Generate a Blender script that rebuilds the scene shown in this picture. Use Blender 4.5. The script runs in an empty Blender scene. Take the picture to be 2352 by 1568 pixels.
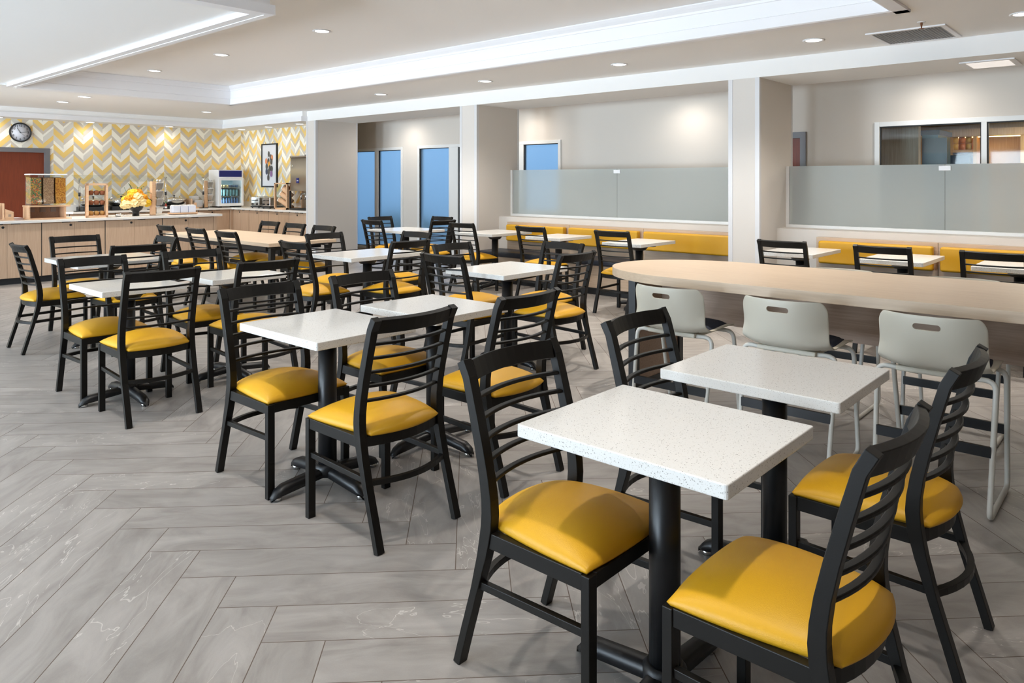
import bpy, bmesh, math, random
from mathutils import Vector, Matrix
random.seed(7)
SC = bpy.context.scene
COL = SC.collection
PI = math.pi
R = math.radians

# ------------------------------------------------------------------ materials
def newmat(name):
    m = bpy.data.materials.new(name); m.use_nodes = True
    nt = m.node_tree; b = nt.nodes['Principled BSDF']
    return m, nt, b
def N(nt, t, **kw):
    n = nt.nodes.new(t)
    for k, v in kw.items():
        if k.startswith('i_'): n.inputs[k[2:]].default_value = v
        elif k[0] == 'I' and k[1:].isdigit(): n.inputs[int(k[1:])].default_value = v
        else: setattr(n, k, v)
    return n
def L(nt, a, b): nt.links.new(a, b)
def srgb(r, g, b):
    f = lambda c: (c/255/12.92) if c/255 <= .04045 else ((c/255+.055)/1.055)**2.4
    return (f(r), f(g), f(b), 1)
def plain(name, rgb, rough=.5, metal=0., bump=0., bscale=200., spec=.5, emit=None, es=0., var=0., coat=0.):
    m, nt, b = newmat(name)
    b.inputs['Base Color'].default_value = rgb
    b.inputs['Roughness'].default_value = rough
    b.inputs['Metallic'].default_value = metal
    b.inputs['Specular IOR Level'].default_value = spec
    if coat: b.inputs['Coat Weight'].default_value = coat; b.inputs['Coat Roughness'].default_value = .1
    tc = N(nt, 'ShaderNodeTexCoord')
    if emit:
        b.inputs['Emission Color'].default_value = emit; b.inputs['Emission Strength'].default_value = es
    nz = N(nt, 'ShaderNodeTexNoise'); nz.inputs['Scale'].default_value = bscale; nz.inputs['Detail'].default_value = 3
    L(nt, tc.outputs['Object'], nz.inputs['Vector'])
    if bump:
        bp = N(nt, 'ShaderNodeBump'); bp.inputs['Strength'].default_value = bump; bp.inputs['Distance'].default_value = .002
        L(nt, nz.outputs['Fac'], bp.inputs['Height']); L(nt, bp.outputs['Normal'], b.inputs['Normal'])
    if var:
        n2 = N(nt, 'ShaderNodeTexNoise'); n2.inputs['Scale'].default_value = 3.
        L(nt, tc.outputs['Object'], n2.inputs['Vector'])
        mx = N(nt, 'ShaderNodeMix', data_type='RGBA'); mx.inputs['A'].default_value = rgb
        mx.inputs['B'].default_value = tuple(c*(1-var) for c in rgb[:3])+(1,)
        L(nt, n2.outputs['Fac'], mx.inputs['Factor']); L(nt, mx.outputs['Result'], b.inputs['Base Color'])
    return m
def wood(name, c1, c2, axis='Z', rough=.45, sc=1., bump=.05):
    m, nt, b = newmat(name)
    tc = N(nt, 'ShaderNodeTexCoord'); mp = N(nt, 'ShaderNodeMapping')
    s = {'X': (2.2, 60, 60), 'Y': (60, 2.2, 60), 'Z': (60, 60, 2.2)}[axis]
    mp.inputs['Scale'].default_value = tuple(v*sc for v in s)
    L(nt, tc.outputs['Object'], mp.inputs['Vector'])
    n1 = N(nt, 'ShaderNodeTexNoise'); n1.inputs['Scale'].default_value = 1.6; n1.inputs['Detail'].default_value = 5; n1.inputs['Roughness'].default_value = .6
    L(nt, mp.outputs['Vector'], n1.inputs['Vector'])
    n2 = N(nt, 'ShaderNodeTexNoise'); n2.inputs['Scale'].default_value = 1.3
    L(nt, tc.outputs['Object'], n2.inputs['Vector'])
    ad = N(nt, 'ShaderNodeMath', operation='MULTIPLY_ADD'); ad.inputs[1].default_value = .3
    L(nt, n2.outputs['Fac'], ad.inputs[0]); L(nt, n1.outputs['Fac'], ad.inputs[2])
    cr = N(nt, 'ShaderNodeValToRGB'); cr.color_ramp.elements[0].position = .38; cr.color_ramp.elements[1].position = .88
    cr.color_ramp.elements[0].color = c2; cr.color_ramp.elements[1].color = c1
    L(nt, ad.outputs[0], cr.inputs['Fac']); L(nt, cr.outputs['Color'], b.inputs['Base Color'])
    b.inputs['Roughness'].default_value = rough
    bp = N(nt, 'ShaderNodeBump'); bp.inputs['Strength'].default_value = bump; bp.inputs['Distance'].default_value = .002
    L(nt, n1.outputs['Fac'], bp.inputs['Height']); L(nt, bp.outputs['Normal'], b.inputs['Normal'])
    return m
def glassy(name, tint, alpha_t=.85, rough=.03):
    """thin clear pane: mostly transparent with a glossy film"""
    m, nt, b = newmat(name); nt.nodes.remove(b); out = nt.nodes['Material Output']
    t = N(nt, 'ShaderNodeBsdfTransparent'); t.inputs['Color'].default_value = tint
    g = N(nt, 'ShaderNodeBsdfGlossy'); g.inputs['Roughness'].default_value = rough
    fr = N(nt, 'ShaderNodeFresnel'); fr.inputs['IOR'].default_value = 1.45
    mx = N(nt, 'ShaderNodeMixShader')
    ge = N(nt, 'ShaderNodeNewGeometry'); iv = N(nt, 'ShaderNodeMath', operation='SUBTRACT'); iv.inputs[0].default_value = 1; L(nt, ge.outputs['Backfacing'], iv.inputs[1])
    mu = N(nt, 'ShaderNodeMath', operation='MULTIPLY'); L(nt, fr.outputs[0], mu.inputs[0]); L(nt, iv.outputs[0], mu.inputs[1])
    L(nt, mu.outputs[0], mx.inputs['Fac']); L(nt, t.outputs[0], mx.inputs[1]); L(nt, g.outputs[0], mx.inputs[2])
    L(nt, mx.outputs[0], out.inputs['Surface'])
    return m
def frosted(name, tint, rough=.6, trans=.75):
    m, nt, b = newmat(name)
    b.inputs['Base Color'].default_value = tint
    b.inputs['Transmission Weight'].default_value = trans
    b.inputs['Roughness'].default_value = rough
    b.inputs['IOR'].default_value = 1.12
    return m

def floor_mat():
    m, nt, b = newmat('porcelain_herringbone')
    tc = N(nt, 'ShaderNodeTexCoord'); sp = N(nt, 'ShaderNodeSeparateXYZ'); L(nt, tc.outputs['Object'], sp.inputs[0])
    def M(op, a, bb=None, c=None):
        n = N(nt, 'ShaderNodeMath', operation=op)
        for i, v in enumerate((a, bb, c)):
            if v is None: continue
            if isinstance(v, (int, float)): n.inputs[i].default_value = v
            else: L(nt, v, n.inputs[i])
        return n.outputs[0]
    w = .28284*.9975; n5 = 5
    X, Y = sp.outputs[0], sp.outputs[1]
    U = M('ADD', M('DIVIDE', M('SUBTRACT', X, Y), w), .278-.01)
    V = M('ADD', M('DIVIDE', M('ADD', X, Y), w), -.687-.03)
    iu, jv = M('FLOOR', U), M('FLOOR', V)
    fu, fv = M('SUBTRACT', U, iu), M('SUBTRACT', V, jv)
    k = M('FLOORED_MODULO', M('ADD', M('ADD', iu, jv), -8.0), 2*n5)
    hor = M('LESS_THAN', k, n5-.5)
    kk = M('SUBTRACT', k, M('MULTIPLY', M('SUBTRACT', 1.0, hor), n5))
    mix = lambda a, c: M('ADD', M('MULTIPLY', hor, a), M('MULTIPLY', M('SUBTRACT', 1.0, hor), c))
    along = M('ADD', kk, mix(fu, fv)); across = mix(fv, fu)
    da = M('MINIMUM', along, M('SUBTRACT', float(n5), along)); dc = M('MINIMUM', across, M('SUBTRACT', 1.0, across))
    d = M('MINIMUM', da, dc)
    grout = M('LESS_THAN', d, .0085)
    idx = M('SUBTRACT', iu, M('MULTIPLY', hor, kk)); idy = M('SUBTRACT', jv, M('MULTIPLY', M('SUBTRACT', 1.0, hor), kk))
    cb = N(nt, 'ShaderNodeCombineXYZ'); L(nt, idx, cb.inputs[0]); L(nt, idy, cb.inputs[1]); L(nt, hor, cb.inputs[2])
    wn = N(nt, 'ShaderNodeTexWhiteNoise'); L(nt, cb.outputs[0], wn.inputs['Vector'])
    # streaky stone: noise stretched along the tile, shifted per tile
    sv = N(nt, 'ShaderNodeCombineXYZ'); L(nt, M('MULTIPLY', along, .35), sv.inputs[0]); L(nt, M('MULTIPLY', across, 1.1), sv.inputs[1])
    va = N(nt, 'ShaderNodeVectorMath', operation='MULTIPLY_ADD'); va.inputs[1].default_value = (31, 17, 23)
    L(nt, wn.outputs['Color'], va.inputs[0]); L(nt, sv.outputs[0], va.inputs[2])
    n1 = N(nt, 'ShaderNodeTexNoise'); n1.inputs['Scale'].default_value = 1.7; n1.inputs['Detail'].default_value = 6; n1.inputs['Roughness'].default_value = .62; n1.inputs['Distortion'].default_value = .8
    L(nt, va.outputs[0], n1.inputs['Vector'])
    n2 = N(nt, 'ShaderNodeTexNoise'); n2.inputs['Scale'].default_value = 260; n2.inputs['Detail'].default_value = 2
    L(nt, tc.outputs['Object'], n2.inputs['Vector'])
    cr = N(nt, 'ShaderNodeValToRGB'); e = cr.color_ramp.elements
    e[0].position = .28; e[0].color = srgb(134, 128, 124); e[1].position = .75; e[1].color = srgb(172, 167, 162)
    el = cr.color_ramp.elements.new(.5); el.color = srgb(155, 150, 145)
    L(nt, n1.outputs['Fac'], cr.inputs['Fac'])
    # pale veins
    vr = N(nt, 'ShaderNodeTexNoise'); vr.inputs['Scale'].default_value = .9; vr.inputs['Detail'].default_value = 4; vr.inputs['Distortion'].default_value = 1.6
    L(nt, va.outputs[0], vr.inputs['Vector'])
    vein = M('LESS_THAN', M('ABSOLUTE', M('SUBTRACT', vr.outputs['Fac'], .5)), .0035)
    mv = N(nt, 'ShaderNodeMix', data_type='RGBA'); mv.inputs['B'].default_value = srgb(205, 201, 195)
    L(nt, M('MULTIPLY', vein, M('MULTIPLY', .6, M('GREATER_THAN', wn.outputs['Value'], .6))), mv.inputs['Factor']); L(nt, cr.outputs['Color'], mv.inputs['A'])
    tone = N(nt, 'ShaderNodeHueSaturation'); L(nt, mv.outputs['Result'], tone.inputs['Color'])
    L(nt, M('ADD', M('MULTIPLY', wn.outputs['Value'], .12), M('ADD', .88, M('MULTIPLY', n2.outputs['Fac'], .12))), tone.inputs['Value'])
    mg = N(nt, 'ShaderNodeMix', data_type='RGBA'); mg.inputs['B'].default_value = srgb(98, 84, 74)
    L(nt, grout, mg.inputs['Factor']); L(nt, tone.outputs['Color'], mg.inputs['A'])
    L(nt, mg.outputs['Result'], b.inputs['Base Color'])
    L(nt, M('ADD', .33, M('ADD', M('MULTIPLY', n1.outputs['Fac'], .18), M('MULTIPLY', grout, .3))), b.inputs['Roughness'])
    bp = N(nt, 'ShaderNodeBump'); bp.inputs['Strength'].default_value = .25; bp.inputs['Distance'].default_value = .002
    L(nt, M('SUBTRACT', M('MULTIPLY', n2.outputs['Fac'], .2), grout), bp.inputs['Height']); L(nt, bp.outputs['Normal'], b.inputs['Normal'])
    return m

def quartz_mat():
    m, nt, b = newmat('speckled_quartz')
    tc = N(nt, 'ShaderNodeTexCoord')
    def layer(scale, thr, size):
        v = N(nt, 'ShaderNodeTexVoronoi'); v.inputs['Scale'].default_value = scale
        L(nt, tc.outputs['Object'], v.inputs['Vector'])
        s = N(nt, 'ShaderNodeSeparateColor'); L(nt, v.outputs['Color'], s.inputs[0])
        a = N(nt, 'ShaderNodeMath', operation='LESS_THAN'); L(nt, s.outputs[0], a.inputs[0]); a.inputs[1].default_value = thr
        d = N(nt, 'ShaderNodeMath', operation='LESS_THAN'); L(nt, v.outputs['Distance'], d.inputs[0]); d.inputs[1].default_value = size
        mu = N(nt, 'ShaderNodeMath', operation='MULTIPLY'); L(nt, a.outputs[0], mu.inputs[0]); L(nt, d.outputs[0], mu.inputs[1])
        return mu.outputs[0], s.outputs[1]
    f1, _ = layer(240, .075, .40); f2, _ = layer(430, .11, .42)
    base = (0.79, 0.785, 0.76, 1)
    m1 = N(nt, 'ShaderNodeMix', data_type='RGBA'); m1.inputs['A'].default_value = base; m1.inputs['B'].default_value = (.38, .37, .35, 1)
    L(nt, f1, m1.inputs['Factor'])
    m2 = N(nt, 'ShaderNodeMix', data_type='RGBA'); m2.inputs['B'].default_value = (.55, .53, .49, 1)
    L(nt, f2, m2.inputs['Factor']); L(nt, m1.outputs['Result'], m2.inputs['A'])
    L(nt, m2.outputs['Result'], b.inputs['Base Color'])
    b.inputs['Roughness'].default_value = .16
    return m

def wallpaper_mat(name, axis):
    m, nt, b = newmat(name)
    tc = N(nt, 'ShaderNodeTexCoord'); sp = N(nt, 'ShaderNodeSeparateXYZ'); L(nt, tc.outputs['Object'], sp.inputs[0])
    def M(op, a, bb=None):
        n = N(nt, 'ShaderNodeMath', operation=op)
        for i, v in enumerate((a, bb)):
            if v is None: continue
            if isinstance(v, (int, float)): n.inputs[i].default_value = v
            else: L(nt, v, n.inputs[i])
        return n.outputs[0]
    A = sp.outputs[0] if axis == 'X' else sp.outputs[1]; Z = sp.outputs[2]
    W = .168
    q = M('DIVIDE', M('SUBTRACT', A, 4.69 if axis == 'X' else 14.0), W)
    col = M('FLOOR', q); fr = M('SUBTRACT', q, col)
    odd = M('FLOORED_MODULO', col, 2.0)
    rise = M('ADD', M('MULTIPLY', M('SUBTRACT', 1.0, odd), fr), M('MULTIPLY', odd, M('SUBTRACT', 1.0, fr)))  # V bottom at even edges
    t = M('SUBTRACT', Z, M('MULTIPLY', rise, .165))
    pair = M('FLOOR', M('DIVIDE', M('ADD', col, 1.0), 2.0))
    off = M('MULTIPLY', M('FLOORED_MODULO', M('MULTIPLY', pair, 3.0), 4.0), .165)
    per = .66
    ph = M('DIVIDE', M('FLOORED_MODULO', M('ADD', t, off), per), per)
    Wh, Ye, G1, G2 = srgb(247, 243, 230), srgb(238, 204, 122), srgb(218, 214, 204), srgb(206, 196, 182)
    def ramp(seq):
        cr = N(nt, 'ShaderNodeValToRGB'); cr.color_ramp.interpolation = 'CONSTANT'
        tot = sum(s for s, _ in seq); p = 0
        for i, (s, c) in enumerate(seq):
            e = cr.color_ramp.elements[0] if i == 0 else (cr.color_ramp.elements[1] if i == 1 else cr.color_ramp.elements.new(p/tot))
            e.position = p/tot; e.color = c; p += s
        L(nt, ph, cr.inputs['Fac']); return cr.outputs['Color']
    ra = ramp([(.11, Wh), (.08, G2), (.07, Ye), (.10, G1), (.035, Wh), (.05, G2), (.091, Ye)])
    rb = ramp([(.05, Wh), (.09, G1), (.10, Ye), (.05, G2), (.10, Wh), (.06, G2), (.086, Ye)])
    mx = N(nt, 'ShaderNodeMix', data_type='RGBA'); L(nt, odd, mx.inputs['Factor']); L(nt, ra, mx.inputs['A']); L(nt, rb, mx.inputs['B'])
    L(nt, mx.outputs['Result'], b.inputs['Base Color']); b.inputs['Roughness'].default_value = .6
    return m

M = {}
M['floor'] = floor_mat()
M['quartz'] = quartz_mat()
M['paperX'] = wallpaper_mat('chevron_wallpaper', 'X'); M['paperY'] = wallpaper_mat('chevron_wallpaper_side', 'Y')
M['wall'] = plain('textured_wall', srgb(216, 210, 203), .75, bump=.25, bscale=90)
M['wallb'] = plain('corridor_wall', srgb(214, 207, 198), .75, bump=.15, bscale=90)
M['ceil'] = plain('ceiling_paint', srgb(240, 239, 237), .85, bump=.04, bscale=60)
M['trimw'] = plain('white_trim', srgb(236, 236, 238), .5)
M['guard'] = plain('corner_guard', srgb(214, 213, 214), .4)
M['alu'] = plain('white_aluminium', srgb(228, 228, 226), .35)
M['gasket'] = plain('black_gasket', (.015, .016, .018, 1), .6)
M['black'] = plain('powder_coat_black', srgb(19, 17, 14), .42, bump=.08, bscale=500, spec=.28)
M['iron'] = plain('black_cast_iron', srgb(17, 18, 21), .4, bump=.05, bscale=300)
M['yellow'] = plain('mustard_vinyl', srgb(216, 162, 32), .42, bump=.22, bscale=420, spec=.4)
M['navy'] = plain('navy_vinyl', srgb(32, 36, 48), .45, bump=.2, bscale=380)
M['navyf'] = plain('navy_fabric', srgb(38, 44, 58), .9, bump=.5, bscale=600)
M['shell'] = plain('warm_grey_plastic', srgb(204, 199, 184), .42)
M['tube'] = plain('grey_coated_tube', srgb(205, 204, 197), .35)
M['oakZ'] = wood('pale_oak_upright', srgb(200, 172, 146), srgb(178, 148, 122), 'Z')
M['oakY'] = wood('pale_oak_long', srgb(203, 180, 155), srgb(182, 156, 130), 'Y', rough=.35)
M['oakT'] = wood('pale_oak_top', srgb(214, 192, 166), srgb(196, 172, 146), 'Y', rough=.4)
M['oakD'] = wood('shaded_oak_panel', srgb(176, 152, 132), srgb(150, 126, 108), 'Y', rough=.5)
M['redwood'] = wood('cherry_door', srgb(132, 58, 28), srgb(104, 42, 20), 'Z', rough=.5)
M['beech'] = wood('beech', srgb(224, 186, 150), srgb(204, 162, 124), 'X', rough=.45)
M['greywood'] = wood('grey_washed_wood', srgb(176, 166, 152), srgb(140, 130, 118), 'Z', rough=.5)
M['warmwood'] = wood('honey_wood', srgb(206, 166, 110), srgb(180, 136, 80), 'Z', rough=.5)
M['counter'] = plain('white_quartz_counter', srgb(234, 231, 226), .18, var=.04)
M['doorframe'] = plain('grey_door_frame', srgb(112, 112, 116), .45)
M['white'] = plain('white_plastic', srgb(240, 240, 240), .4)
M['paper'] = plain('white_paper', srgb(244, 242, 238), .8)
M['steel'] = plain('stainless_steel', (.62, .61, .59, 1), .22, metal=1)
M['steelb'] = plain('brushed_steel', (.58, .55, .48, 1), .35, metal=1)
M['chrome'] = plain('chrome', (.75, .75, .75, 1), .08, metal=1)
M['bluep'] = plain('deep_blue_panel', srgb(18, 32, 110), .3)
M['charcoal'] = plain('charcoal_plastic', srgb(38, 38, 40), .45)
M['clear'] = glassy('clear_plastic', (.93, .95, .94, 1))
M['glass'] = glassy('clear_glass', (.93, .96, .95, 1))
M['frost'] = frosted('frosted_partition', srgb(232, 239, 236), .36, .6)
M['frostb'] = frosted('frosted_window', srgb(200, 222, 240), .5, .92)
M['lens'] = plain('lamp_lens', (1, 1, 1, 1), .5, emit=(1, .95, .88, 1), es=9)
M['panel_lens'] = plain('panel_lens', srgb(238, 232, 226), .5, emit=(1, .95, .9, 1), es=.55)
M['grille'] = plain('grey_grille', srgb(150, 146, 142), .5)
M['dark'] = plain('recess_shade', (.02, .02, .02, 1), .8)  # near-black colour for the painted shade in the pull recesses
M['brass'] = plain('bronze', srgb(150, 108, 84), .35, metal=.8)
M['lilac'] = plain('lilac_card', srgb(214, 200, 204), .6)
M['screen'] = plain('dark_screen', srgb(30, 36, 46), .2)
M['teal'] = plain('teal_side_panel', srgb(30, 66, 76), .4)
M['mesh_ceiling'] = plain('olive_mesh_ceiling', srgb(96, 84, 58), .7, bump=.6, bscale=40)

# ------------------------------------------------------------------ mesh builder
class MB:
    def __init__(s): s.v = []; s.f = []; s.sm = []
    def add(s, vs, fs, smooth=False):
        o = len(s.v); s.v += [tuple(p) for p in vs]
        for f in fs: s.f.append(tuple(i+o for i in f)); s.sm.append(smooth)
        return s
    def box(s, x0, x1, y0, y1, z0, z1):
        vs = [(x, y, z) for z in (z0, z1) for y in (y0, y1) for x in (x0, x1)]
        return s.add(vs, [(0, 2, 3, 1), (4, 5, 7, 6), (0, 1, 5, 4), (2, 6, 7, 3), (0, 4, 6, 2), (1, 3, 7, 5)])
    def prism(s, poly, z0, z1, smooth=False):
        n = len(poly); vs = [(x, y, z0) for x, y in poly]+[(x, y, z1) for x, y in poly]
        s.add(vs, [tuple(range(n-1, -1, -1)), tuple(range(n, 2*n))])
        o = len(s.v)-2*n
        for i in range(n):
            j = (i+1) % n; s.f.append((o+i, o+j, o+n+j, o+n+i)); s.sm.append(smooth)
        return s
    def sweep(s, path, up, h, t, smooth=False):
        """rectangular bar along path: h along up, t across"""
        P = [Vector(p) for p in path]; up = Vector(up).normalized(); rings = []
        for i, p in enumerate(P):
            d = (P[min(i+1, len(P)-1)]-P[max(i-1, 0)]).normalized()
            a = d.cross(up).normalized(); u = a.cross(d).normalized()
            hh = h[i] if isinstance(h, (list, tuple)) else h; tt = t[i] if isinstance(t, (list, tuple)) else t
            rings.append([p+a*tt/2+u*hh/2, p-a*tt/2+u*hh/2, p-a*tt/2-u*hh/2, p+a*tt/2-u*hh/2])
        return s.rings(rings, smooth)
    def rings(s, rings, smooth=False, cap=True):
        n = len(rings[0]); vs = [q for r in rings for q in r]; fs = []
        for i in range(len(rings)-1):
            for j in range(n):
                k = (j+1) % n; fs.append((i*n+j, i*n+k, (i+1)*n+k, (i+1)*n+j))
        o = len(s.v); s.add(vs, fs, smooth)
        if cap:
            s.f.append(tuple(o+j for j in range(n-1, -1, -1))); s.sm.append(False)
            s.f.append(tuple(o+(len(rings)-1)*n+j for j in range(n))); s.sm.append(False)
        return s
    def tube(s, path, r, n=10, smooth=True):
        P = [Vector(p) for p in path]; rings = []; u = None
        for i, p in enumerate(P):
            d = (P[min(i+1, len(P)-1)]-P[max(i-1, 0)]).normalized()
            if u is None:
                u = d.cross(Vector((0, 0, 1)))
                if u.length < .1: u = d.cross(Vector((1, 0, 0)))
            u = (u-d*u.dot(d)).normalized(); w = d.cross(u)
            rr = r[i] if isinstance(r, (list, tuple)) else r
            rings.append([p+(u*math.cos(2*PI*k/n)+w*math.sin(2*PI*k/n))*rr for k in range(n)])
        return s.rings(rings, smooth)
    def lathe(s, prof, c=(0, 0, 0), n=24, smooth=True, axis='Z', cap=True):
        rings = []
        for r, z in prof:
            ring = []
            for k in range(n):
                a = 2*PI*k/n; p = (max(r, 1e-4)*math.cos(a), max(r, 1e-4)*math.sin(a), z)
                if axis == 'Y': p = (p[0], -p[2], p[1])
                if axis == 'X': p = (-p[2], p[0], p[1])
                ring.append(Vector(p)+Vector(c))
            rings.append(ring)
        return s.rings(rings, smooth, cap)
    def obj(s, name, mat, parent=None, bevel=0., seg=2, loc=None):
        me = bpy.data.meshes.new(name); me.from_pydata(s.v, [], s.f); me.validate()
        bm = bmesh.new(); bm.from_mesh(me); bmesh.ops.recalc_face_normals(bm, faces=bm.faces); bm.to_mesh(me); bm.free()
        if len(me.polygons) == len(s.sm): me.polygons.foreach_set('use_smooth', s.sm)
        me.materials.append(M[mat] if isinstance(mat, str) else mat)
        o = bpy.data.objects.new(name, me); COL.objects.link(o)
        if parent is not None: o.parent = parent
        if loc: o.location = loc
        if bevel:
            b = o.modifiers.new('bevel', 'BEVEL'); b.width = bevel; b.segments = seg; b.limit_method = 'ANGLE'; b.angle_limit = R(40)
        return o
def fillet(pts, rad, n=5):
    P = [Vector(p) for p in pts]; out = [P[0]]
    for i in range(1, len(P)-1):
        a, b, c = P[i-1], P[i], P[i+1]; d1 = (a-b); d2 = (c-b); r = min(rad, d1.length*.49, d2.length*.49)
        p0 = b+d1.normalized()*r; p1 = b+d2.normalized()*r
        for k in range(n+1):
            t = k/n; out.append(p0*(1-t)**2+b*2*t*(1-t)+p1*t*t)
    out.append(P[-1]); return out
def tag(o, label, cat, group=None, kind=None):
    o['label'] = label; o['category'] = cat
    if group: o['group'] = group
    if kind: o['kind'] = kind
    return o
def thing(name, label, cat, loc=(0, 0, 0), rz=0., group=None):
    o = bpy.data.objects.new(name, None); COL.objects.link(o); o.location = loc; o.rotation_euler = (0, 0, rz)
    o.empty_display_size = .1
    return tag(o, label, cat, group)
KIDS = {}
def dup(root, loc, rz, label, group=None):
    r = root.copy(); COL.objects.link(r); r.location = loc; r.rotation_euler = (0, 0, rz); r['label'] = label
    if group: r['group'] = group
    if root.name not in KIDS: KIDS[root.name] = [(c, list(c.children)) for c in root.children]
    for c, gs in KIDS[root.name]:
        k = c.copy(); COL.objects.link(k); k.parent = r
        for g in gs:
            q = g.copy(); COL.objects.link(q); q.parent = k
    return r
def struct(name, mb, mat, label, cat, bevel=0.):
    o = mb.obj(name, mat, bevel=bevel); return tag(o, label, cat, kind='structure')
def rounded_rect(x0, x1, y0, y1, r, n=5):
    out = []
    for cx, cy, a0 in ((x1-r, y0+r, -90), (x1-r, y1-r, 0), (x0+r, y1-r, 90), (x0+r, y0+r, 180)):
        for k in range(n+1):
            a = R(a0+90*k/n); out.append((cx+r*math.cos(a), cy+r*math.sin(a)))
    return out

# ------------------------------------------------------------------ room shell
XC, XB, ZS, ZC, ZT = 7.67, 8.60, 2.562, 2.743, 3.03      # arcade face, arcade back, arcade soffit, low ceiling, tray
XW, YB, XL, YF = 9.37, 15.43, -6.0, -3.2                   # corridor wall, back wall, left wall, wall behind the camera
struct('floor', MB().box(XL-.3, 13, YF-.3, YB+.3, -.1, 0), 'floor', 'grey stone-look porcelain planks laid in herringbone', 'floor')

# ceiling: low plane with the L-shaped tray cut out
XR, YT0, YT1, XT0, PX, PY = 6.06, 1.55, 11.72, -1.2, 2.98, 5.15
c = MB()
top = 3.3
c.box(XR, XB+.01, YF, YB, ZC, top); c.box(XL, XR, YF, YT0, ZC, top); c.box(XL, XR, YT1, YB, ZC, top); c.box(XL, XT0, YT0, YT1, ZC, top)
c.box(XT0, XR, YT0, YT1, ZT, top)
struct('ceiling', c, 'ceil', 'white painted ceiling with a deep raised tray', 'ceiling')
c = MB(); zf = ZC-.02
c.box(XT0, PX-.11, PY+.11, YT1-.01, zf+.045, ZT)
struct('ceiling_panel', c, 'ceil', 'smooth white ceiling panel inside the dropped frame', 'ceiling')
c = MB(); c.box(XT0, PX, PY, PY+.11, zf, ZT); c.box(PX-.11, PX, PY+.11, YT1-.01, zf, ZT)
struct('trim_1', c, 'trimw', 'dropped white frame around the lower ceiling panel', 'trim')
c = MB(); c.box(XT0, PX+.03, PY-.03, PY+.03, zf-.004, zf+.07); c.box(PX-.03, PX+.03, PY+.03, YT1-.02, zf-.004, zf+.004)
c.box(XT0, PX+.05, PY-.05, PY+.02, ZT-.06, ZT-.001); c.box(PX-.02, PX+.05, PY+.02, YT1-.08, ZT-.06, ZT-.001)
struct('trim_2', c, 'trimw', 'thin white moulding on the dropped ceiling frame', 'trim')
# tray mouldings: right side, back side, front side
def tray_side(a, b, inward):
    """profile swept straight between two floor-plan points; inward = unit vector into the tray"""
    iv = Vector(inward); prof = [(-.10, ZC-.022), (.0, ZC-.022), (.018, ZC-.015), (.018, ZC+.075), (.006, ZC+.082), (.006, ZT-.085), (.016, ZT-.08), (.02, ZT-.06), (.05, ZT-.035), (.07, ZT-.012), (.07, ZT-.001), (-.001, ZT-.001), (-.001, ZC-.001), (-.10, ZC-.001)]
    A, B = Vector((a[0], a[1])), Vector((b[0], b[1]))
    return [[(p.x+iv.x*d, p.y+iv.y*d, z) for d, z in prof] for p in (A, B)]
c = MB(); c.rings(tray_side((XR, YT0-.1), (XR, YT1+.1), (-1, 0)))
struct('trim_3', c, 'trimw', 'long white crown moulding on the window-lit side of the tray', 'trim')
c = MB(); c.rings(tray_side((PX+.02, YT1), (XR+.05, YT1), (0, -1)))
struct('trim_4', c, 'trimw', 'white crown moulding across the far end of the tray', 'trim')
c = MB(); c.rings(tray_side((XT0, YT0), (XR+.1, YT0), (0, 1)))
struct('trim_5', c, 'trimw', 'white moulding across the near end of the tray', 'trim')

# walls
def ywall(x0, x1, y0, y1, z0, z1, holes):
    """wall slab running along y with rectangular holes (y0,y1,z0,z1)"""
    b = MB(); ys = sorted(holes); cur = y0
    for h in ys:
        if h[0] > cur: b.box(x0, x1, cur, h[0], z0, z1)
        if h[2] > z0: b.box(x0, x1, h[0], h[1], z0, h[2])
        if h[3] < z1: b.box(x0, x1, h[0], h[1], h[3], z1)
        cur = h[1]
    if cur < y1: b.box(x0, x1, cur, y1, z0, z1)
    return b
WIN_L = [(2.0, 5.6, .35, 2.35), (6.4, 10.0, .35, 2.35), (10.8, 13.6, .35, 2.35)]
struct('wall_left', ywall(XL-.2, XL, YF, YB, 0, top, WIN_L), 'wall', 'pale wall with the tall daylight windows', 'wall')
WIN_R = [(11.22, 12.95, .06, 2.12), (9.2, 10.78, .06, 2.125), (7.29, 8.75, .06, 2.115), (-1.6, 2.59, .55, 2.14), (3.39, 4.35, 0, 2.065)]
struct('wall_right', ywall(XW, XW+.14, YF, 13.1, 0, 2.95, WIN_R), 'wallb', 'beige corridor wall behind the arcade with windows', 'wall')
struct('wall_corridor', MB().box(XB-.02, XW+.2, 13.0, 13.14, 0, 2.95), 'wallb', 'beige end wall of the corridor', 'wall')
struct('ceiling_corridor', MB().box(XB, XW+.14, YF, 13.1, ZS+.12, ZS+.2), 'ceil', 'white corridor ceiling', 'ceiling')
struct('wall_front', MB().box(XL, XW, YF-.2, YF, 0, top), 'oakD', 'unseen wall facing the serving island, dark wood tone chosen to cut bounced light', 'wall')  # out of view; dark tone keeps bounced light off near-facing edges
struct('wall_back', MB().box(XL, 4.25-1.0, YB, YB+.2, 0, top).box(4.25-1.0, 4.46, YB, YB+.2, 2.05, top).box(4.46, 8.9, YB, YB+.2, 0, top), 'paperX', 'back wall papered in yellow, grey and cream chevrons', 'wall')
struct('wall_side', MB().box(8.28, 8.6, 11.97, YB, 0, top), 'paperY', 'chevron papered side wall behind the coffee counter', 'wall')
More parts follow.
